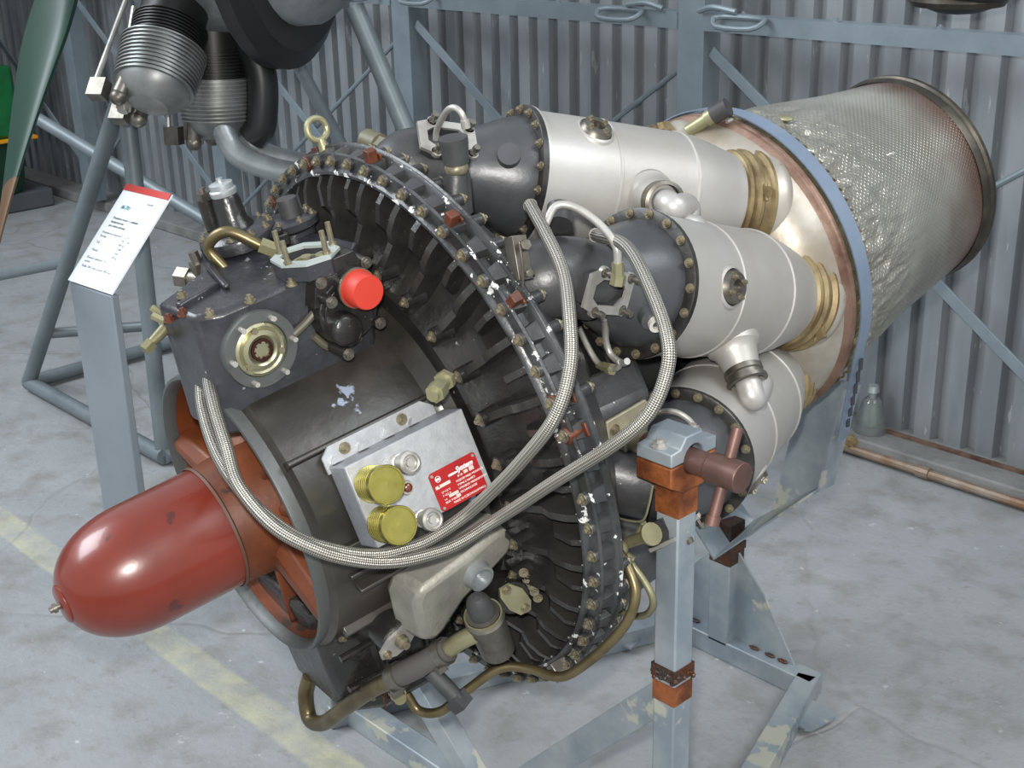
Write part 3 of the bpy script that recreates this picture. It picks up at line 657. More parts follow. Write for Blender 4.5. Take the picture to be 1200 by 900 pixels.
# --- combustion cans, seven alike; the first one built in full, the rest copied round the shaft
q0 = dict(ph=.012, Rc=.333, y0=.296, ex=-.016, ez=-.049, t=.368, sk=.321)
rh0 = V((sin(.012), 0, cos(.012))); th0 = V((cos(.012), 0, -sin(.012)))
ca = (V((-.016, 1, -.049))-rh0*.368+th0*.321).normalized(); c0 = rh0*.333+V((0, .296, 0))
e1 = (rh0-ca*rh0.dot(ca)).normalized(); e2 = ca.cross(e1)
CF = M((e2, ca, e1)).transposed().to_4x4(); CF.translation = c0           # can frame: y aft, z outward, x clockwise
def cp(r, ang, s): a = R(ang); return V((r*sin(a), s, r*cos(a)))
def unit():
    """one burner: list of (name, mesh, [children (name, mesh, matrix)], label)"""
    out = []
    Lk = lambda b, prof, seg=56, **k: b.lathe(prof, (0, 0, 0), (0, 1, 0), seg, **k)
    # outer can
    prof = [(.0, .102), (.0, .1145), (.004, .1145), (.006, .1085), (.03, .1085), (.127, .1085), (.129, .1105), (.132, .1105), (.134, .1078), (.272, .1062), (.274, .1082), (.277, .1082), (.279, .1056), (.30, .1035), (.33, .0975), (.36, .0895), (.385, .0830), (.42, .0805)]
    can = MB(); Lk(can, prof); ch = []
    b = MB(); p = cp(.105, 23, .096); u = cp(1, 23, 0); b.lathe([(-.004, .036), (.002, .033), (.004, .029)], p, u, 32); ch.append(('igniter_pad', b.mesh('igniter_pad', CAN), None))
    b = MB(); b.lathe([(0, .029), (.008, .024), (.012, .023), (.012, .012), (.004, .011), (.004, 0)], p, u, 32); ch.append(('igniter_boss', b.mesh('igniter_boss', DSTEEL), None))
    for k in range(4):
        a = pi/2*k+.5; B = basis(u); ch.append(('bolt', bolt_s, at(p+B @ V((.0175*cos(a), .0175*sin(a), .0085)), u)))
    # interconnector stub on the clockwise side
    p = cp(.098, 82, .185); u = cp(1, 82, -.10).normalized()
    b = MB(); b.lathe([(-.006, .046), (.010, .043), (.016, .036), (.024, .0335), (.058, .0265), (.060, .0)], p, u, 32); ch.append(('interconnector_stub', b.mesh('interconnector_stub', CAN), None))
    out.append(('combustion_can', can.mesh('combustion_can', CAN), ch, None))
    # black rim and dome
    b = MB(); Lk(b, [(-.0005, .100), (-.0005, .1145), (-.009, .1145), (-.010, .1125), (-.010, .096)]); ch = []
    for k in range(18): ch.append(('bolt', bolt_s, at(cp(.1068, 20*k+7, -.010), (0, -1, 0))))
    out.append(('can_rim', b.mesh('can_rim', RIM), ch, None))
    ch = []
    b = MB(); b.cyl(cp(.070, 58, -.050), cp(.096, 58, -.060), .019, .018, seg=20); ch.append(('dome_button', b.mesh('dome_button', DOME), None))
    b = MB(); Lk(b, [(-.005, .0975), (-.012, .0965), (-.025, .094), (-.045, .087), (-.070, .076), (-.095, .066), (-.115, .0610)]); out.append(('can_dome', b.mesh('can_dome', DOME), ch, None))
    # air intake port frame on the duct
    ang = 40; p = cp(.062, ang, -.150); u = cp(1, ang, 0); xr = (0, 1, 0)
    def oct_(lx, ly, c): return [(lx, -ly+c), (lx, ly-c), (lx-c, ly), (-lx*.6, ly), (-lx, ly-c*.7), (-lx, -ly+c*.7), (-lx*.6, -ly), (lx-c, -ly)]
    ch = []
    b = MB(); b.ringplate([(x*.93, y*.95) for x, y in oct_(.045, .029, .012)], oct_(.033, .0185, .013), p-u*.026, u, .034, x=xr); ch.append(('port_neck', b.mesh('port_neck', DUCT), None))
    b = MB(); b.ringplate(oct_(.047, .031, .010), oct_(.033, .0185, .013), p+u*.006, u, .006, x=xr)
    B = basis(u, xr)
    for (x, y) in ((.038, .024), (.038, -.024), (-.022, .029), (-.022, -.029)):
        b.cyl(p+B @ V((x, y, .006)), p+B @ V((x, y, .012)), .0085, seg=14)
    for (x, y) in ((.038, .024), (.038, -.024), (-.022, .029), (-.022, -.029)):
        q = MB(); q.cyl((0, 0, 0), (0, 0, .012), .0030, seg=8); q.cyl((0, 0, .010), (0, 0, .017), .0062, .0052, seg=12); q.cyl((0, 0, 0), (0, 0, .003), .0068, seg=6)
        ch.append(('stud', q.mesh('stud', DSTEEL), at(p+B @ V((x, y, .012)), u)))
    q = MB(); q.prism([(a*.99, c_*.99) for a, c_ in oct_(.033, .0185, .013)], p-u*.012, u, .0015, x=xr); ch.append(('port_cavity_shade', q.mesh('port_cavity_shade', mat('port_inside_brown', '4a3a30', .6)), None))  # brown plate, coloured dark to stand for the shaded open cavity
    out.append(('port_frame', b.mesh('port_frame', STEEL), ch, None))
    # aft clamp ring and its screw
    b = MB(); Lk(b, [(.383, .0835), (.385, .0885), (.391, .0905), (.396, .0875), (.400, .0875), (.405, .0930), (.411, .0930), (.416, .088), (.425, .088), (.430, .095), (.436, .095), (.440, .088)])
    q = MB(); q.box(cp(.097, 62, .411), (.020, .010, .014)); q.cyl(cp(.095, 54, .411), cp(.098, 72, .411), .003, seg=8); q2 = q.mesh('clamp_screw', CLAMP)
    out.append(('aft_clamp', b.mesh('aft_clamp', CLAMP), [('clamp_screw', q2, None)], None))
    # entry tube in the volute
    b = MB(); Lk(b, [(.425, .0845), (.438, .088), (.452, .0925), (.464, .092), (.474, .085), (.480, .07)]); out.append(('volute_entry', b.mesh('volute_entry', VOL), [], None))
    return out
U = unit()
# interconnector elbow from this can to the next, in engine coordinates
S72 = 360/7
pA = CF @ cp(.156, 82, .179); uA = (CF.to_3x3() @ cp(1, 82, -.10)).normalized()
CF1 = RY(S72) @ CF; pB = CF1 @ cp(.106, -64, .110); uB = (CF1.to_3x3() @ cp(1, -64, .08)).normalized()
be = MB(); be.lathe([(-.012, .0285), (-.010, .0315), (-.002, .0315), (.0, .029), (.006, .029), (.008, .0335), (.014, .0335), (.016, .028)], pA, uA, 28)
band = be.mesh('hose_clamp', DSTEEL)
be = MB(); be.tube([pA+uA*.008, pA+uA*.022, pA+uA*.036+(pB-pA)*.16, pB+uB*.020+(pA-pB)*.05, pB], .0205, 20, 8); be.lathe([(-.006, .036), (.0, .034), (.006, .028), (.008, .0245)], pB, uB, 28)
elbow = be.mesh('interconnector_elbow', CAN)
for k in range(7):
    T = RY(S72*k) @ CF
    for name, me, chs, lab in U:
        o = link(me, name, eng, mtx=T)
        if name == 'combustion_can' and k == 2: pass
        for cn, cme, cm in chs:
            link(cme, cn, o, mtx=cm)
    o = link(elbow, 'interconnector_elbow', eng, mtx=RY(S72*k)); link(band, 'hose_clamp', o)
    b = None

# --- turbine volute, flange bands, jet pipe
b = MB(); lat(b, [(.54, .10), (.59, .15), (.625, .20), (.648, .238), (.668, .264), (.69, .280), (.715, .288), (.735, .290)], seg=120); vol = ep(b, 'turbine_volute', VOL)
b = MB(); lat(b, [(.724, .288), (.728, .2925), (.731, .2975), (.736, .298), (.739, .2945), (.742, .2975), (.747, .2975), (.750, .288)], seg=120); ep(b, 'volute_flange_band', VOLR, vol)
b = MB(); prof = [(.745, .288), (.760, .286), (.775, .283)]+[(.775+.475*k/90, .212+.071*(1-k/90)**1.35+.004*sin(pi*k/90)) for k in range(1, 91)]
from mathutils import noise as mn
def wob(a, h):
    w_ = max(0, 1-abs(h-.80)/.20)
    q = V((cos(a)*.3, h, sin(a)*.3))
    cr = 1-abs(mn.noise(V((q.x*26, q.y*14, q.z*26))))*2
    cr2 = 1-abs(mn.noise(V((q.x*60+5, q.y*34, q.z*60))))*2
    return w_*(.0085*(cr-.55)+.0045*(cr2-.55))+.0030*mn.noise(q*7)+(max(0, 1-(h-.775)/.05) if h > .775 else 0)*.0022*sin(a*84)
b = MB(); b.lathe([(y-.76, r) for y, r in prof], (0, .76, 0), Y, 440, uv=True, wob=lambda a, h: wob(a, h+.76)); jp = ep(b, 'jet_pipe', FOIL)
b = MB(); lat(b, [(1.228, .2150), (1.240, .2185), (1.246, .2185), (1.250, .2145), (1.254, .2205), (1.262, .2205), (1.266, .214), (1.262, .205), (1.24, .203), (1.0, .21)], seg=96); ep(b, 'tail_rim', RIMD, jp)
b = MB(); lat(b, [(1.0, .21), (1.0, 0)], seg=64); ep(b, 'exhaust_cone', RIMD, jp)
b = MB(); b.sphere(tuple(pol(.269, 12, .86)), .02, 20, (1, .55, .25)); ep(b, 'pad_eye', CAD, jp)
b = MB(); b.tube([pol(.250, 47, .985), pol(.262, 48, .99), pol(.257, 49, 1.0)], .0016, 6); ep(b, 'lacing_wire', STEEL, jp)
for k in range(40):
    ph = -12+k*4.0
    q = MB(); q.tube([pol(.2890, ph, .790), pol(.2900, ph, .797), pol(.2835, ph+.6, .808)], .0022, 6, 3); q.build('lacing_loop', CLAMP, jp)
# top fitting beside the strap
b = MB(); p = pol(.283, -3, .690); b.cyl(p, p+V((.03, .02, .020)), .012, seg=20); b.cyl(p+V((.03, .02, .020)), p+V((.042, .028, .028)), .015, seg=20); f_ = ep(b, 'thermocouple_boss', CAD)
b = MB(); b.cyl(p+V((.038, .026, .026)), p+V((.062, .042, .040)), .0165, seg=20); ep(b, 'blanking_cap', RUB, f_, label='black rubber blanking cap')
b = MB(); b.prism([(-.035, 0), (.035, 0), (.022, .020), (-.022, .020)], pol(.290, 6, .738), (0, 1, 0), .006, x=tuple(th(6))); br = ep(b, 'lug_bracket', CAD)
for x in (-.015, 0, .015):
    q = MB(); c_ = pol(.300, 6, .738)+th(6)*x; q.cyl(c_, c_+V((0, -.012, 0)), .004, seg=8); q.build('stud', STEEL, br)

# strap belongs to the stand: runs over the pipe and down to the cradle cheeks
EMi = EM.inverted()
def strap():
    b = MB(); r = .3005; pts = []
    for ph in range(-112, 113, 4): pts.append((pol(r, ph, .754), pol(r-.006, ph, .790)))
    for s_, sgn in ((1, 1), (-1, -1)):
        pass
    endR = EMi @ W(.238, .915, -.235); endL = EMi @ W(-.03, .915, -.235)
    d0 = V((0, .018, 0))
    A = [(endL-d0, endL+d0)]+pts+[(endR-d0, endR+d0)]
    ctr = V((0, .774, 0)); vs = []
    for a, c_ in A:
        for f_ in (0, .003):
            for p_ in (a, c_):
                dd = V((p_.x, 0, p_.z)).normalized(); vs.append(p_+dd*f_)
    fs = []
    for i in range(len(A)-1):
        o, n = i*4, i*4+4
        fs += [(o, o+1, n+1, n), (o+2, n+2, n+3, o+3), (o, n, n+2, o+2), (o+1, o+3, n+3, n+1)]
    b.add(vs, fs); return b
sb = strap().mesh('hold_down_strap', STRAP)
so = link(sb, 'hold_down_strap', st); so.matrix_basis = M.Translation((0, -.5, 0)) @ EM
for k in range(6):
    t_ = k/6; q = MB(); p1 = EM @ pol(.304, 112, .772); p2 = W(.238, .915, -.235); p_ = p1.lerp(p2, .12+.8*t_)
    q.box(p_-V((0, .5, 0))+V((.004, 0, 0)), (.003, .010, .022)); q.build('strap_slot', mat('slot_dark', '2c3036', .7), so, mtx=so.matrix_basis.inverted())
q = MB(); q.bolt(W(.246, .93, -.245)-V((0, .5, 0)), (1, 0, 0), .011, .012); q.build('strap_bolt', CLAMP, so, mtx=so.matrix_basis.inverted())
# --- accessory gearbox on top of the intake casing
gb = MB(); gb.prism([(.100, -.292), (.078, -.325), (-.020, -.335), (-.040, -.30), (-.075, -.24), (-.16, -.20), (-.16, -.06), (.05, -.035), (.100, -.075)], (0, 0, .17), (0, 0, 1), .185, x=(1, 0, 0), taper=.975)
gbo = ep(gb, 'accessory_gearbox', GBX, bevel=.008)
b = MB(); b.box((.02, -.285, .358), (.012, .075, .012), M.Rotation(R(18), 3, 'Z')); b.box((-.02, -.235, .360), (.11, .010, .008), M.Rotation(R(-12), 3, 'Z')); ep(b, 'cover_ridge', GBX, gbo, bevel=.003)
p = V((.100, -.252, .285)); U0 = V((1, 0, 0)); Bp = basis(U0, (0, 0, 1))
b = MB(); b.lathe([(-.03, .052), (.006, .056), (.010, .0545), (.010, .040), (.004, .039), (.004, .0)], p, U0, 48); df = ep(b, 'drive_flange', LIP, gbo, label='dark grey round drive flange')
for k in range(6):
    a = 2*pi*k/6+.5; q = MB(); q.cyl((0, 0, 0), (0, 0, .012), .0038, seg=10); q.build('stud', STEEL, df, mtx=at(p+Bp @ V((.047*cos(a), .047*sin(a), .010)), U0))
b = MB(); b.lathe([(.002, .039), (.007, .0385), (.009, .034), (.007, .030), (.011, .0285), (.0125, .022), (.010, .0185), (.0085, .0175), (.0085, .0)], p, U0, 40); ep(b, 'bearing_ring', mat('polished_ring', 'a8a588', .3, .85), df)
b = MB(); b.lathe([(.0088, .0172), (.012, .0165), (.012, .0125), (.004, .0115), (.003, 0)], p, U0, 32)
for k in range(8): a = 2*pi*k/8; b.box(p+U0*.009+Bp @ V((.0115*cos(a), .0115*sin(a), 0)), (.005, .002, .003), basis(Bp @ V((cos(a), sin(a), 0)), U0))
ep(b, 'splined_socket', mat('dark_copper', '3a221b', .35, .6), df)
for k in range(3):
    a = 2*pi*k/3+.1; q = MB(); q.cyl((0, 0, 0), (0, 0, .006), .0048, seg=12); q.build('retaining_screw', BRASS, df, mtx=at(p+Bp @ V((.030*cos(a), .030*sin(a), .006)), U0))
# octagonal open pad on top
O8 = V((.084, -.142, .356)); cxs = [(.048*cos(a)*1.05, .044*sin(a)) for a in [pi/4*k+pi/8 for k in range(8)]]; inn = [(x*.74, y*.66) for x, y in cxs]
b = MB(); b.ringplate([(x*.97, y*.97) for x, y in cxs], inn, O8, (0, 0, 1), .022, x=(.8, .6, 0)); pdn = ep(b, 'octagonal_pad', GBX, gbo)
b = MB(); b.ringplate(cxs, inn, O8+V((0, 0, .0222)), (0, 0, 1), .004, x=(.8, .6, 0)); ep(b, 'pad_face', mat('pad_zinc', 'a9b2ae', .4, .5), gbo)
b = MB(); b.prism([(x*.98, y*.98) for x, y in inn], O8+V((0, 0, .004)), (0, 0, 1), .004, x=(.8, .6, 0)); b.lathe([(.008, .022), (.016, .021), (.016, .017), (.01, .016)], O8, (0, 0, 1), 28); b.cyl(O8+V((0, 0, .008)), O8+V((0, 0, .022)), .008, seg=16); b.cyl(O8+V((.026, .012, .008)), O8+V((.026, .012, .027)), .009, seg=16)
ep(b, 'drive_socket', CAD, pdn)
Bo = basis((0, 0, 1), (.8, .6, 0))
for (x, y) in ((-.040, .004), (-.010, -.036), (.032, .026), (.036, -.006)):
    q = MB(); q.cyl((0, 0, 0), (0, 0, .034), .0040, seg=10); q.cyl((0, 0, 0), (0, 0, .004), .006, seg=6); q.build('stud', BRASS, pdn, mtx=M.Translation(O8+V((0, 0, .026))+Bo @ V((x, y, 0))))
for x, y, z in ((.100, -.18, .352), (.098, -.245, .352), (.085, -.300, .35), (.045, -.322, .35), (.0, -.30, .357), (.02, -.335, .34)):
    q = MB(); q.bolt((x, y, z), (0, 0, 1), .0062, .007); q.build('bolt', TAB if y < -.31 else BRASS, gbo)
# regulator cluster with the red cap on the near side
cl = MB(); cl.cyl((.085, -.118, .295), (.128, -.118, .295), .050, .047, seg=36); cl.cyl((.085, -.138, .278), (.150, -.138, .278), .026, .024, seg=28); cl.sphere((.150, -.138, .278), .024, 20, (.35, 1, 1))
cl.cyl((.085, -.105, .328), (.142, -.105, .328), .030, seg=32); cl.prism([(-.05, -.03), (.05, -.03), (.03, .03), (-.03, .03)], (.085, -.118, .345), (1, 0, 0), .04, x=(0, 1, 0)); cl.cyl((.128, -.118, .295), (.131, -.118, .295), .040, seg=32)
clo = ep(cl, 'regulator_body', BLK, gbo, bevel=.0015)
for x, y, z in ((.128, -.150, .325), (.140, -.150, .248), (.11, -.075, .352), (.11, -.150, .350), (.12, -.08, .262)):
    q = MB(); q.cyl((.085, y, z), (x+.018, y, z), .0085, seg=16); q.build('bolt_boss', BLK, gbo); bolt((x+.018, y, z), (1, 0, 0), gbo, bolt_d)
b = MB(); b.lathe([(0, 0), (.0, .0275), (.003, .0275), (.003, .0262), (.028, .0250), (.0305, .0235), (.0305, 0)], (.143, -.105, .328), (1, 0, 0), 40); ep(b, 'red_cap', REDCAP, gbo, label='bright red plastic cap')
b = MB(); b.lathe([(0, .024), (.0, .0292), (.002, .0292), (.002, .024)], (.142, -.105, .328), (1, 0, 0), 40); ep(b, 'brass_collar', BRASS, gbo)
b = MB(); b.tube([(.106, -.150, .31), (.106, -.175, .295), (.106, -.20, .285)], .006, 10); b.tube([(.104, -.17, .27), (.110, -.15, .245), (.104, -.10, .238)], .006, 10); ep(b, 'cast_rib', mat('casting_edge', '4a4638', .45), gbo)

# --- pump with tall connector on the far side of the gearbox
P1 = V((-.112, -.150, .355)); up = V((-.06, -.03, 1)).normalized()
b = MB(); b.cyl((-.11, -.14, .20), P1, .045, seg=28); b.lathe([(0, .050), (.004, .058), (.016, .060), (.022, .058), (.026, .052), (.030, .046), (.031, 0)], P1, up, 44); pu = ep(b, 'governor_pump', GBX, gbo)
for k in range(10):
    a = 2*pi*k/10; Bq = basis(up); pp = P1+up*.024+Bq @ V((.050*cos(a), .050*sin(a), 0)); bolt(pp, up, pu, bolt_s)
b = MB(); c_ = P1+up*.030+V((.0, .0, 0)); b.lathe([(0, .030), (.004, .029), (.012, .023), (.045, .021), (.052, .018), (.052, 0)], c_, up, 28); ep(b, 'pump_tower', BLK, pu)
b = MB(); b.lathe([(0, .0195), (.004, .0205), (.008, .0205), (.010, .018), (.018, .018), (.020, .012), (.020, 0)], c_+up*.052, up, 24); b.cyl(c_+up*.07, c_+up*.078, .005, seg=8); ep(b, 'tower_nut', ALU, pu)
b = MB(); c2 = c_+V((-.03, -.02, 0)); b.cyl(c2, c2+up*.045, .013, seg=18); ep(b, 'side_tower', BLK, pu); q = MB(); q.prism([(-.008, -.008), (.012, -.008), (.008, .012), (-.010, .010)], c2+up*.045, up, .012); q.cyl(c2+up*.057, c2+up*.064, .005, seg=6); q.cyl(c2+up*.03+V((-.014, 0, 0)), c2+up*.05+V((-.014, 0, 0)), .006, seg=8); q.build('valve_block', DSTEEL, gbo)
P2 = V((-.085, -.075, .362)); b = MB(); b.cyl((-.085, -.07, .2), P2, .036, seg=28); b.lathe([(0, .038), (.004, .045), (.014, .045), (.017, .040), (.017, 0)], P2, up, 36); ep(b, 'second_pump', GBX, gbo)
for k in range(7): a = 2*pi*k/7; bolt(P2+up*.014+basis(up) @ V((.037*cos(a), .037*sin(a), 0)), up, gbo, bolt_s)
b = MB(); b.cyl(P2+up*.017+V((.0, .006, 0)), P2+up*.046+V((.0, .006, 0)), .017, .0155, seg=20); ep(b, 'rubber_plug', RUB, gbo, label='black rubber plug')
b = MB(); b.prism([(-.012, -.010), (.012, -.010), (.012, .010), (-.012, .010)], (-.045, -.115, .358), (0, 0, 1), .018); b.cyl((-.045, -.115, .376), (-.045, -.115, .384), .007, seg=12); ep(b, 'inlet_block', BLK, gbo, bevel=.002)
# fittings, curved pipe and linkage at the far front corner
b = MB(); b.tube([(-.060, -.205, .350), (-.075, -.215, .385), (-.050, -.190, .405), (-.020, -.155, .375), (-.002, -.135, .362)], .0085, 14); ep(b, 'return_pipe', CPIPE, gbo, label='curved brass coloured pipe')
b = MB(); b.cyl((-.022, -.158, .378), (-.006, -.138, .362), .0125, seg=6); b.prism([(-.03, -.010), (.03, -.010), (.022, .010), (-.022, .010)], (.006, -.130, .357), (0, 0, 1), .005, x=(1, .5, 0)); ep(b, 'pipe_union', CAD, gbo)
b = MB(); b.cyl((-.10, -.20, .315), (-.155, -.225, .320), .013, seg=16); b.cyl((-.155, -.225, .320), (-.175, -.235, .322), .017, seg=6); b.cyl((-.125, -.21, .31), (-.128, -.235, .285), .010, seg=12); b.box((-.135, -.215, .335), (.025, .02, .025)); b.cyl((-.135, -.215, .345), (-.137, -.217, .365), .008, seg=8); b.cyl((-.128, -.235, .285), (-.145, -.25, .275), .011, seg=14)
ep(b, 'fuel_union', DSTEEL, gbo)
b = MB(); b.tube([(-.110, -.215, .300), (-.075, -.255, .285), (-.045, -.29, .275)], .0045, 10); ep(b, 'link_rod', STEEL, gbo)
b = MB(); b.cyl((-.035, -.325, .31), (-.030, -.352, .30), .009, .007, seg=12); b.cyl((-.030, -.352, .30), (-.028, -.366, .294), .010, seg=6); b.cyl((-.03, -.32, .325), (-.05, -.33, .34), .006, seg=8); b.cyl((.005, -.335, .335), (-.01, -.345, .345), .006, seg=6); ep(b, 'front_plug', CAD, gbo)

# --- silver control box on the near side
n7 = V((sin(R(70)), 0, cos(R(70)))); v7 = V((cos(R(70)), 0, -sin(R(70)))); P0 = V((.2642, -.2476, .1508))
BM = M((V(Y), v7, n7)).transposed(); BX = BM.to_4x4(); BX.translation = P0      # x aft, y down the face, z out  (left handed guard below)
if BM.determinant() < 0:
    BM = M((V(Y), -v7, n7)).transposed(); BX = BM.to_4x4(); BX.translation = P0; SG = -1
else: SG = 1
def bp_(u, v_, d=0): return V((u, SG*v_, d))
b = MB(); b.slab([bp_(0, 0, -.055), bp_(.197, 0, -.055), bp_(.197, .121, -.055), bp_(0, .121, -.055)], (0, 0, 1), .0545); cb = b.build('control_box', BOXS, eng, bevel=.003, mtx=BX)
b = MB(); b.slab([bp_(.001, .001, -.0008), bp_(.196, .001, -.0008), bp_(.196, .120, -.0008), bp_(.001, .120, -.0008)], (0, 0, 1), .0014); b.build('front_panel', BOX, cb, bevel=.0008)
b = MB(); b.slab([bp_(.010, -.026, -.055), bp_(.165, -.026, -.055), bp_(.182, -.012, -.055), bp_(.182, .01, -.055), bp_(-.004, .01, -.055), bp_(-.004, -.014, -.055)], (0, 0, 1), .004); b.build('mounting_flange', BOX, cb)
for u in (.012, .055, .098, .14): q = MB(); q.slab([bp_(u-.008, -.002, -.051), bp_(u+.008, -.002, -.051), bp_(u, -.012, -.051)], (0, 0, 1), .010); q.build('gusset', BOX, cb)
for u in (.032, .128): q = MB(); q.bolt(bp_(u, -.014, -.051), (0, 0, 1), .0065, .005); q.build('bolt', BRASS, cb)
for u, v_ in ((.0262, .0325), (.0205, .0892)):
    q = MB(); pr_ = [(0, .021), (.002, .023)]
    for k in range(6): pr_ += [(.004+.006*k, .0255), (.0068+.006*k, .0255), (.0074+.006*k, .0232), (.0096+.006*k, .0232)]
    pr_ += [(.0415, .0265), (.051, .0265), (.0522, .0255), (.0522, .0238), (.0510, .0232), (.0508, .004), (.0515, 0)]
    q.lathe(pr_, bp_(u, v_+.004), (0, 0, 1), 48); q.build('gold_cap', GOLD, cb, label='ribbed gold screw cap')
for u, v_ in ((.0735, .023), (.0725, .107)):
    q = MB(); q.lathe([(0, .012), (.012, .0125), (.013, .0105), (.030, .0105), (.030, .0150), (.034, .0162), (.042, .0155), (.045, .012), (.044, .0105), (.038, .0100), (.038, .006), (.042, .0055), (.042, 0)], bp_(u, v_+.004), (0, 0, 1), 36); q.build('cable_socket', STEEL, cb)
q = MB(); q.lathe([(0, .0105), (.006, .0105), (.010, .009), (.010, 0)], bp_(.070, .063), (0, 0, 1), 28); lp = q.build('lamp_bezel', STEEL, cb); q = MB(); q.sphere(tuple(bp_(.070, .063, .011)), .0068, 20, (1, 1, .5)); q.build('lamp_lens', mat('brown_lens', '5a2a18', .15, .1, coat=1.0), cb)
# red nameplate with its lettering
pl_ = [bp_(.108, .063), bp_(.186, .060), bp_(.189, .118), bp_(.111, .121)]
NW, NH = .080, .057
NPM = M.Translation(bp_(.108, .063, .0007)) @ (M.Identity(4))
q = MB(); r_ = .005; rc = []
for cx_, cy_, a0 in ((NW-r_, r_, -90), (NW-r_, NH-r_, 0), (r_, NH-r_, 90), (r_, r_, 180)):
    for k in range(5): a = R(a0+22.5*k); rc.append((cx_+r_*cos(a), cy_+r_*sin(a)))
q.prism([(x, SG*y) for x, y in rc], (0, 0, 0), (0, 0, 1), .0012, x=(1, 0, 0)); np_ = q.build('nameplate', PLATE, cb, label='red nameplate with white lettering', mtx=NPM)
def nt(s_, x, y, sz, sh=0, bold=0): 
    text(s_, sz, 'lettering', WHT, cb, NPM @ M.Translation((x, SG*y, .0013)), shear=sh, ext=.0001, bold=bold)
nt('MIKRO', .029, .016, .0042, 0, .0002); nt('System', .041, .0155, .0105, .45, .0003)
nt('Nr', .006, .025, .004); nt('U =12 V', .010, .033, .0042); nt('I =3,5 A', .010, .038, .0042); nt('v.c.', .010, .0435, .004); nt('ROK VYROBY', .010, .0485, .0042)
nt('IP 30', .042, .0225, .0042); nt('POZOR! PRED MONTAZI', .037, .0285, .0042); nt('VYPNI Z NAPETI', .037, .034, .0042); nt('VYROBCE: MIKROSYSTEM', .037, .0395, .0042); nt('TECHNOLOGIE', .037, .045, .0042); nt('MADE IN CZECHOSLOVAKIA', .022, .0535, .0042)
q = MB(); q.lathe([(0, .0044), (.0004, .0044), (.0004, .0038), (0, .0038)], (.012, SG*.0115, .0013), (0, 0, 1), 28); q.build('emblem_ring', WHT, cb, mtx=NPM); nt('MSL', .0085, .0132, .0042, 0, .0003)
for x, y, w__, h__ in ((.0105, .0215, .018, .0045), (.0035, .0215, .005, .0045), (.0185, .0400, .016, .0042), (.029, .0450, .007, .0042), (.053, .0190, .007, .0045), (.0625, .0180, .008, .0060)):
    q = MB(); q.box((x+w__/2, SG*(y+h__/2-.0015), .0014), (w__, h__, .0004)); q.build('data_field', mat('etched_field', 'cfc3b8', .4, .3), cb, mtx=NPM)
for x, y in ((.0045, .0045), (NW-.0045, .0045), (NW-.0045, NH-.0045), (.0045, NH-.0045)):
    q = MB(); q.cyl((x, SG*y, .001), (x, SG*y, .0024), .0022, seg=12); q.build('rivet', STEEL, cb, mtx=NPM)

# --- grey casting, adaptor plate and fittings under the box
n10 = V((sin(R(100)), 0, cos(R(100)))); v10 = V((cos(R(100)), 0, -sin(R(100))))
def c10(y, v_, d): return n10*d+v10*v_+V((0, y, 0))
b = MB(); n10m = [(-.215, .0), (-.20, -.025), (-.10, -.040), (-.050, -.055), (-.010, -.050), (-.002, -.025), (-.020, .005), (-.05, .020), (-.12, .050), (-.165, .090), (-.185, .100), (-.21, .085)]
b.prism([(y, v_+.045) for y, v_ in n10m], n10*.235, n10, .062, x=Y, taper=.90); 
# basis(n10, Y): second axis = n10 x Y -> same sense as -v10 or v10
sgn = 1 if basis(n10, Y).col[1].dot(v10) > 0 else -1
b = MB(); b.prism([(y, sgn*(v_+.045)) for y, v_ in n10m], n10*.235, n10, .062, x=Y, taper=.88); ca_ = ep(b, 'grey_casting', CAST, bevel=.010)
b = MB(); p = c10(-.095, .052, .292); b.lathe([(-.01, .026), (.002, .025), (.012, .0205), (.020, .0205), (.020, .0165), (.006, .0155), (.006, 0)], p, n10, 36); ep(b, 'filler_neck', ALU, ca_)
b = MB(); b.cyl(c10(-.015, .02, .27), c10(.022, .035, .285), .0065, seg=12); b.cyl(c10(-.02, .02, .268), c10(-.005, .025, .275), .011, seg=6); ep(b, 'bleed_nipple', CAD, ca_); b = MB(); b.cyl(c10(.012, .031, .281), c10(.035, .040, .290), .009, seg=14); ep(b, 'rubber_boot', RUB, ca_)
b = MB(); p = c10(-.215, .135, .255)
poly = [(-.034, -.018), (-.010, -.026), (.012, -.020), (.036, .006), (.034, .020), (.014, .024), (-.020, .012), (-.036, -.004)]
b.prism(poly, p, n10, .005, x=Y); ap = ep(b, 'adaptor_plate', STEEL)
b = MB(); b.cyl(p-n10*.035, p, .030, seg=24); ep(b, 'adaptor_boss', BLK, ap)
for x, y in ((-.026, -.012), (.026, .012)): bolt(p+basis(n10, Y) @ V((x, y, .005)), n10, ap, bolt_s)
b = MB(); b.lathe([(0, .011), (.01, .010), (.012, .006), (.018, .006), (.018, 0)], p+n10*.004, n10, 16); ep(b, 'adaptor_union', BRASS, ap)
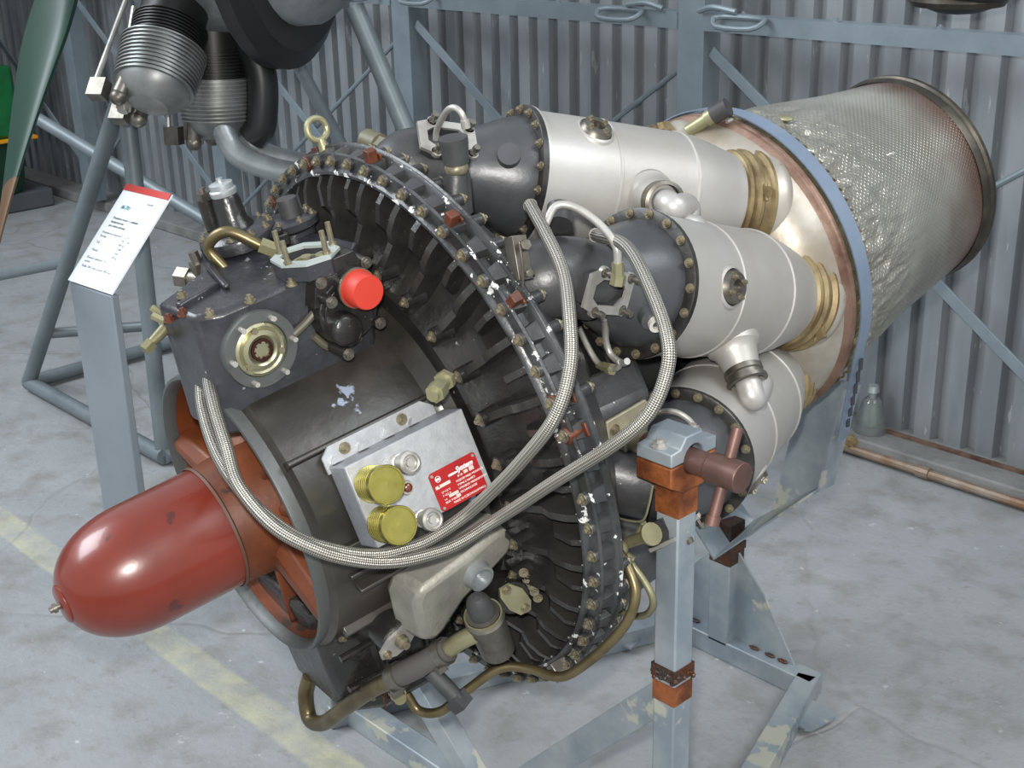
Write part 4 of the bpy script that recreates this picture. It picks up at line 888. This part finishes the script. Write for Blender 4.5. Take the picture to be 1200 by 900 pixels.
# rubber-capped valve and green-yellow cover
pv = V((.325, -.120, -.150)); uv_ = V((.16, -.22, .95)).normalized()
b = MB(); b.lathe([(-.075, .026), (-.01, .028), (.0, .030), (.004, .030), (.010, .0255), (.016, .0255), (.016, .0)], pv, uv_, 36); vo = ep(b, 'drain_valve', DSTEEL)
b = MB(); b.lathe([(0, .0265), (.0, .0285), (.004, .0285), (.004, .0265)], pv+uv_*.010, uv_, 36); ep(b, 'collar', CAD, vo)
b = MB(); b.lathe([(0, .019), (.018, .0195), (.030, .016), (.038, .009), (.040, 0)], pv+uv_*.016, uv_, 28); ep(b, 'rubber_dome', RUB, vo, label='black rubber dome cap')
p = V((.318, -.060, -.150)); u3 = V((.85, -.15, .1)).normalized()
b = MB(); b.prism([(-.032, -.006), (-.022, -.014), (.004, -.018), (.026, -.012), (.033, .004), (.022, .014), (-.004, .018), (-.026, .010)], p, u3, .005, x=(-.25, .45, -.8)); cv = ep(b, 'valve_cover', CAD, vo)
for k in (-1, 1): bolt(p+basis(u3, (-.25, .45, -.8)) @ V((.023*k, .0, .005)), u3, vo, bolt_s)
b = MB(); b.cyl(p-u3*.05, p, .026, seg=20); b.box(p-u3*.03+V((0, .03, -.01)), (.03, .04, .05)); ep(b, 'valve_block', BLK, vo, bevel=.002)
for k in range(5): bolt(V((.315, -.034+.004*k, -.120-.014*k)), (.8, -.5, .2), vo, bolt_s)

# --- big oil pipe across the bottom with its rubber sleeve
pts = [(-.055, -.275, -.435), (-.045, -.283, -.452), (-.02, -.282, -.450), (.05, -.27, -.385), (.13, -.25, -.315), (.20, -.225, -.260), (.245, -.20, -.225)]
b = MB(); b.tube([(-.05, -.262, -.375), (-.062, -.275, -.415), (-.045, -.286, -.450), (.0, -.281, -.435), (.07, -.268, -.372), (.15, -.245, -.300), (.20, -.228, -.262)], .0135, 18, 8); op = ep(b, 'oil_pipe', CPIPE)
b = MB(); b.tube([(.195, -.229, -.264), (.245, -.195, -.228), (.28, -.165, -.200)], .0185, 18, 5); ep(b, 'rubber_sleeve', mat('sleeve_rubber', '4a4744', .6), op)
for q_ in ((.205, -.222, -.257), (.272, -.172, -.206)):
    q = MB(); dd = V((.05, .034, .036)).normalized(); q.lathe([(-.007, .019), (-.007, .0215), (.007, .0215), (.007, .019)], q_, dd, 24); q.box(V(q_)+V((.008, -.012, -.018)), (.012, .016, .010)); q.build('sleeve_clamp', DSTEEL, op)
b = MB(); b.tube([(.278, -.167, -.202), (.300, -.150, -.182), (.318, -.135, -.170)], .0135, 16, 4); ep(b, 'pipe_end', CAD, op)
b = MB(); b.cyl((.255, -.19, -.240), (.290, -.175, -.285), .013, seg=18); b.prism([(-.013, -.013), (.013, -.013), (.013, .013), (-.013, .013)], (.285, -.177, -.280), (.035, .015, -.045), .022); ep(b, 'rubber_plug', RUB, op, label='grey rubber plug')
b = MB(); b.cyl((.11, -.19, -.33), (.150, -.205, -.325), .016, seg=6); b.cyl((.150, -.205, -.325), (.168, -.212, -.322), .013, seg=16); b.cyl((.168, -.212, -.322), (.182, -.217, -.320), .010, seg=16); ep(b, 'hexagon_union', CAD, op)
b = MB(); b.cyl((.09, -.20, -.345), (.115, -.215, -.345), .010, seg=6); b.tube([(.115, -.215, -.345), (.122, -.218, -.36), (.130, -.222, -.366)], .0012, 6); ep(b, 'locking_screw', TAB, op)
b = MB(); b.tube([(.150, -.19, -.345), (.17, -.185, -.372), (.205, -.165, -.365), (.235, -.13, -.33), (.265, -.08, -.30), (.30, -.05, -.30), (.345, -.035, -.30), (.375, -.02, -.285), (.430, .005, -.225), (.462, .03, -.175), (.466, .05, -.135), (.445, .06, -.105), (.415, .065, -.085)], .0078, 14, 8); ep(b, 'drain_pipe', CPIPE, label='long thin pipe curving round the flange')
b = MB(); p = pol(.452, 133, -.012); b.box(p, (.03, .02, .03), basis(rh(133), Y)); b.cyl(p, p+V((0, -.02, 0)), .008, seg=6); ep(b, 'pipe_bracket', DSTEEL, bevel=.002)
b = MB(); b.cyl((.392, .085, -.075), (.408, .07, -.098), .011, seg=14); b.cyl((.40, .10, -.103), (.455, .10, -.065), .009, seg=14); b.cyl((.455, .10, -.065), (.459, .10, -.062), .017, seg=16); b.sphere((.405, .08, -.10), .013, 14); b.tube([(.42, .1, -.09), (.425, .11, -.07), (.43, .11, -.06)], .005, 8); ep(b, 'pipe_tee', CAD)
b = MB(); b.tube([(.40, .095, -.13), (.425, .10, -.16), (.44, .10, -.19), (.420, .10, -.225), (.375, .10, -.25), (.34, .10, -.245)], .0055, 12); b.cyl((.385, .09, -.12), (.405, .10, -.135), .009, seg=12); ep(b, 'lower_pipe', CAD)
b = MB(); b.tube([(.388, .09, -.055), (.425, .085, -.045), (.455, .09, -.035), (.468, .095, -.005), (.475, .10, .025)], .0017, 8, 6); ep(b, 'lock_wire', CAD)

# --- sump gearcase under the barrel, filter bowl, side webs
b = MB(); b.prism([(-.11, -.285), (.075, -.285), (.125, -.22), (.130, -.10), (.10, -.035), (-.10, -.035)], (0, 0, -.18), (0, 0, -1), .215, x=(1, 0, 0), taper=.80)
Bz = basis((0, 0, -1), (1, 0, 0)); 
b = MB(); sg2 = 1 if Bz.col[1].y > 0 else -1
b.prism([(x, sg2*y) for x, y in [(-.11, -.285), (.075, -.285), (.125, -.22), (.130, -.10), (.10, -.035), (-.10, -.035)]], (0, 0, -.17), (0, 0, -1), .215, x=(1, 0, 0), taper=.86); su = ep(b, 'sump_gearcase', BLK, bevel=.012)
for k, (y0, z0, y1, z1) in enumerate(((-.27, -.24, -.05, -.24), (-.27, -.30, -.05, -.32), (-.2, -.18, -.2, -.37), (-.12, -.18, -.12, -.37))):
    q = MB(); q.tube([(.122, y0, z0), (.122, y1, z1)], .006, 8, smooth=False); q.build('case_rib', BLK, su)
for y, z in ((-.26, -.20), (-.16, -.22), (-.08, -.27), (-.24, -.33), (-.10, -.35), (-.055, -.19)):
    q = MB(); q.cyl((.10, y, z), (.128, y, z), .011, seg=12); q.build('bolt_boss', BLK, su); bolt((.128, y, z), (1, 0, -.2), su, bolt_s)
b = MB(); b.lathe([(0, .034), (.07, .034), (.078, .038), (.086, .038), (.090, .030), (.090, 0)], (-.205, -.24, -.215), (0, 0, -1), 32); b.cyl((-.12, -.22, -.20), (-.2, -.235, -.225), .03, seg=20); ep(b, 'filter_bowl', BLK)
b = MB(); b.box((.185, -.16, -.150), (.06, .20, .06), basis(rh(128), Y)); ep(b, 'side_cover', BLK, bevel=.012)

# --- trunnion arm, plate and spigot on the near side (and its twin on the far side)
for s in (1, -1):
    q = MB(); 
    vs = [(.28, .065, .12), (.28, .26, .11), (.28, .26, -.12), (.28, .065, -.14), (.342, .115, .080), (.342, .232, .072), (.342, .205, -.055), (.342, .125, -.045)]
    vs = [(x*s, y, z) for x, y, z in vs]; q.add(vs, [(0, 1, 2, 3), (4, 7, 6, 5), (0, 4, 5, 1), (1, 5, 6, 2), (2, 6, 7, 3), (3, 7, 4, 0)]); ta = ep(q, 'trunnion_arm', DUCT, bevel=.012)
    q = MB(); q.slab([(.343*s, .134, .068), (.343*s, .212, .070), (.343*s, .222, .055), (.343*s, .190, -.030), (.343*s, .178, -.036), (.343*s, .140, -.022), (.343*s, .130, -.010)], (s, 0, 0), .006); tpl = ep(q, 'trunnion_plate', BUFF, ta, bevel=.002)
    for y, z in ((.146, .050), (.148, -.008), (.182, -.018), (.205, .050)): bolt((.349*s, y, z), (s, 0, 0), ta, link and bolt_me)
    q = MB(); c_ = V((.345*s, .172, .022)); q.cyl(c_, c_+V((.014*s, .002, 0)), .026, seg=24); q.cyl(c_, EMi @ W(.405*s, .12, .056) if s > 0 else c_+V((-.05, 0, 0)), .0175, seg=20); ep(q, 'trunnion_spigot', BUFF, ta)
b = MB(); b.cyl((.345, .09, -.02), (.39, .075, -.055), .02, .012, seg=6); ep(b, 'jacking_boss', BUFF)
b = MB(); b.tube([(.33, .22, .02), (.36, .225, .045), (.385, .235, .05), (.405, .245, .035), (.41, .25, .01)], .0048, 10); ep(b, 'primer_pipe', STEEL)

# --- delivery ducts from the diffuser to each can, built once and turned round the shaft
dp = MB(); dp.tube([c0+ca*-.085, c0+ca*-.13, c0+ca*-.17, c0+ca*-.195-e1*.012, c0+ca*-.21-e1*.05, c0+ca*-.19-e1*.10], [.062, .0585, .0585, .058, .055, .05], 32, 6)
dm = dp.mesh('delivery_duct', DUCT)
dp = MB(); dp.tube([c0+ca*-.085, c0+ca*-.11, c0+ca*-.13-e1*.02, c0+ca*-.145-e1*.06, c0+ca*-.15-e1*.11], [.062, .0585, .056, .055, .05], 32, 6)
dm2 = dp.mesh('delivery_duct', DUCT)
for k in range(7): link(dm2 if k == 2 else dm, 'delivery_duct', eng, mtx=RY(S72*k))
# --- fittings on the near ducts
b = MB(); p = pol(.43, 21, .075); u = V((.02, .25, 1)).normalized(); b.cyl(p-u*.02, p+u*.035, .026, .020, seg=20); fo = ep(b, 'oil_jet_housing', DUCT)
b = MB(); b.sphere(tuple(p+u*.042), .0175, 18, (1, 1, .8)); ep(b, 'brass_union', BRASS, fo); b = MB(); b.cyl(p+u*.050, p+u*.088+V((.0, -.008, 0)), .0185, .0215, seg=22); ep(b, 'rubber_hood', RUB, fo, label='dull black rubber hood')
b = MB(); p = pol(.437, -8, .105); dx = V((-.9, -.05, .12)).normalized(); b.cyl(p+V((.03, 0, 0)), p, .012, seg=14); b.cyl(p+dx*.0, p+dx*.022, .017, seg=6); b.cyl(p+dx*.02, p+dx*.055, .0185, seg=22); ep(b, 'capped_union', mat('olive_cap', '55523f', .5), None or eng)
b = MB(); b.tube([(.035, .135, .452), (.045, .135, .47), (.078, .135, .500), (.098, .137, .508), (.110, .14, .500), (.112, .142, .484)], .0048, 12); b.cyl((.112, .142, .490), (.112, .142, .478), .007, seg=12); ep(b, 'drain_hook', STEEL)
b = MB(); b.tube([(.303, .115, .374), (.300, .14, .392), (.318, .158, .388), (.352, .168, .368), (.383, .168, .342), (.386, .165, .312)], .0058, 12, 8); tpz = ep(b, 'fuel_pipe', STEEL)
b = MB(); b.cyl((.386, .165, .318), (.385, .163, .298), .0085, seg=6); b.cyl((.3855, .164, .300), (.384, .16, .286), .0105, seg=6); ep(b, 'pipe_nut', CAD, tpz)
b = MB(); p = V((.318, .052, .352)); a_ = V((.35, -.25, -.9)).normalized(); b.box(p, (.020, .024, .060), basis(a_, (1, 0, 0))); b.cyl(p+V((.012, .0, .02)), p+V((.030, -.004, .028)), .008, seg=6); b.cyl(p+V((.012, .0, -.018)), p+V((.028, -.004, -.014)), .006, seg=6); b.tube([p+V((.02, -.008, .032)), p+V((.024, -.012, 0)), p+V((.02, -.016, -.036))], .0022, 8); ep(b, 'spring_latch', DSTEEL, bevel=.001)
b = MB(); b.cyl((.28, .155, .355), (.262, .175, .372), .020, .018, seg=20); ep(b, 'duct_boss', DUCT)
b = MB(); b.tube([(.312, .185, .207), (.300, .195, .185), (.290, .20, .155), (.298, .20, .135), (.322, .198, .130), (.338, .196, .138)], .0052, 12, 8); b.cyl((.311, .185, .205), (.314, .183, .215), .0065, .003, seg=10); ep(b, 'igniter_pipe', STEEL)
b = MB(); b.tube([(.235, .195, .165), (.245, .20, .132), (.262, .20, .112), (.285, .20, .108), (.31, .198, .118), (.322, .196, .132)], .0048, 10, 8); cpn = ep(b, 'link_pipe', STEEL)
b = MB(); b.cyl((.277, .2, .108), (.297, .199, .111), .0095, seg=6); b.cyl((.263, .2, .109), (.277, .2, .108), .0065, seg=6); ep(b, 'pipe_nut', CAD, cpn)
b = MB(); p = pol(.392, 47.5, .235); p = CF1 @ cp(.094, 60, -.052); u = (CF1.to_3x3() @ cp(1, 60, -.35)).normalized(); b.lathe([(-.004, .0125), (.012, .0125), (.012, .0075), (.002, .007)], p, u, 24); ep(b, 'dome_ring_nut', mat('white_ring', 'c9c6bc', .4, .3), label='whitish ring nut on the middle dome')
b = MB(); p = V((.268, -.066, .207)); dx = V((.55, -.75, .05)).normalized(); b.cyl(p, p+dx*.05, .010, seg=14); b.cyl(p+dx*.03, p+dx*.052, .014, seg=6); b.cyl(p+dx*.052, p+dx*.060, .008, seg=12); b.cyl(p+dx*.004, p+dx*.014, .015, seg=6); ep(b, 'test_union', CAD)

# --- two steel braided hoses looping from the ducts round the intake
def hose(pts, name, lab):
    b = MB(); b.tube(pts, .0090, 16, 12); o = ep(b, name, BRAID, label=lab)
    q = MB(); q.cyl(V(pts[0]), V(pts[0])+(V(pts[0])-V(pts[1])).normalized()*.006, .0102, .007, seg=16); q.build('hose_ferrule', STEEL, o); return o
hose([(.262, .125, .392), (.337, .090, .376), (.402, .060, .347), (.455, .020, .315), (.494, -.020, .271), (.499, -.060, .218), (.450, -.090, .150), (.392, -.112, .088), (.350, -.136, .046), (.343, -.192, .036), (.341, -.232, .042), (.337, -.268, .052), (.325, -.308, .074), (.290, -.348, .104), (.225, -.368, .140), (.150, -.368, .180), (.060, -.340, .215), (.016, -.310, .245), (.02, -.28, .262)], 'braided_hose', 'steel braided hose from the upper duct')
hose([(.302, .200, .328), (.417, .160, .348), (.515, .110, .324), (.580, .070, .292), (.591, .050, .257), (.585, .020, .215), (.547, -.010, .173), (.462, -.050, .105), (.400, -.074, .054), (.358, -.104, .020), (.355, -.162, .016), (.352, -.216, .026), (.345, -.256, .038), (.336, -.294, .058), (.316, -.335, .088), (.270, -.366, .122), (.208, -.374, .165), (.170, -.362, .205), (.107, -.340, .237), (.048, -.312, .256), (.04, -.28, .265)], 'braided_hose', 'steel braided hose from the middle dome')
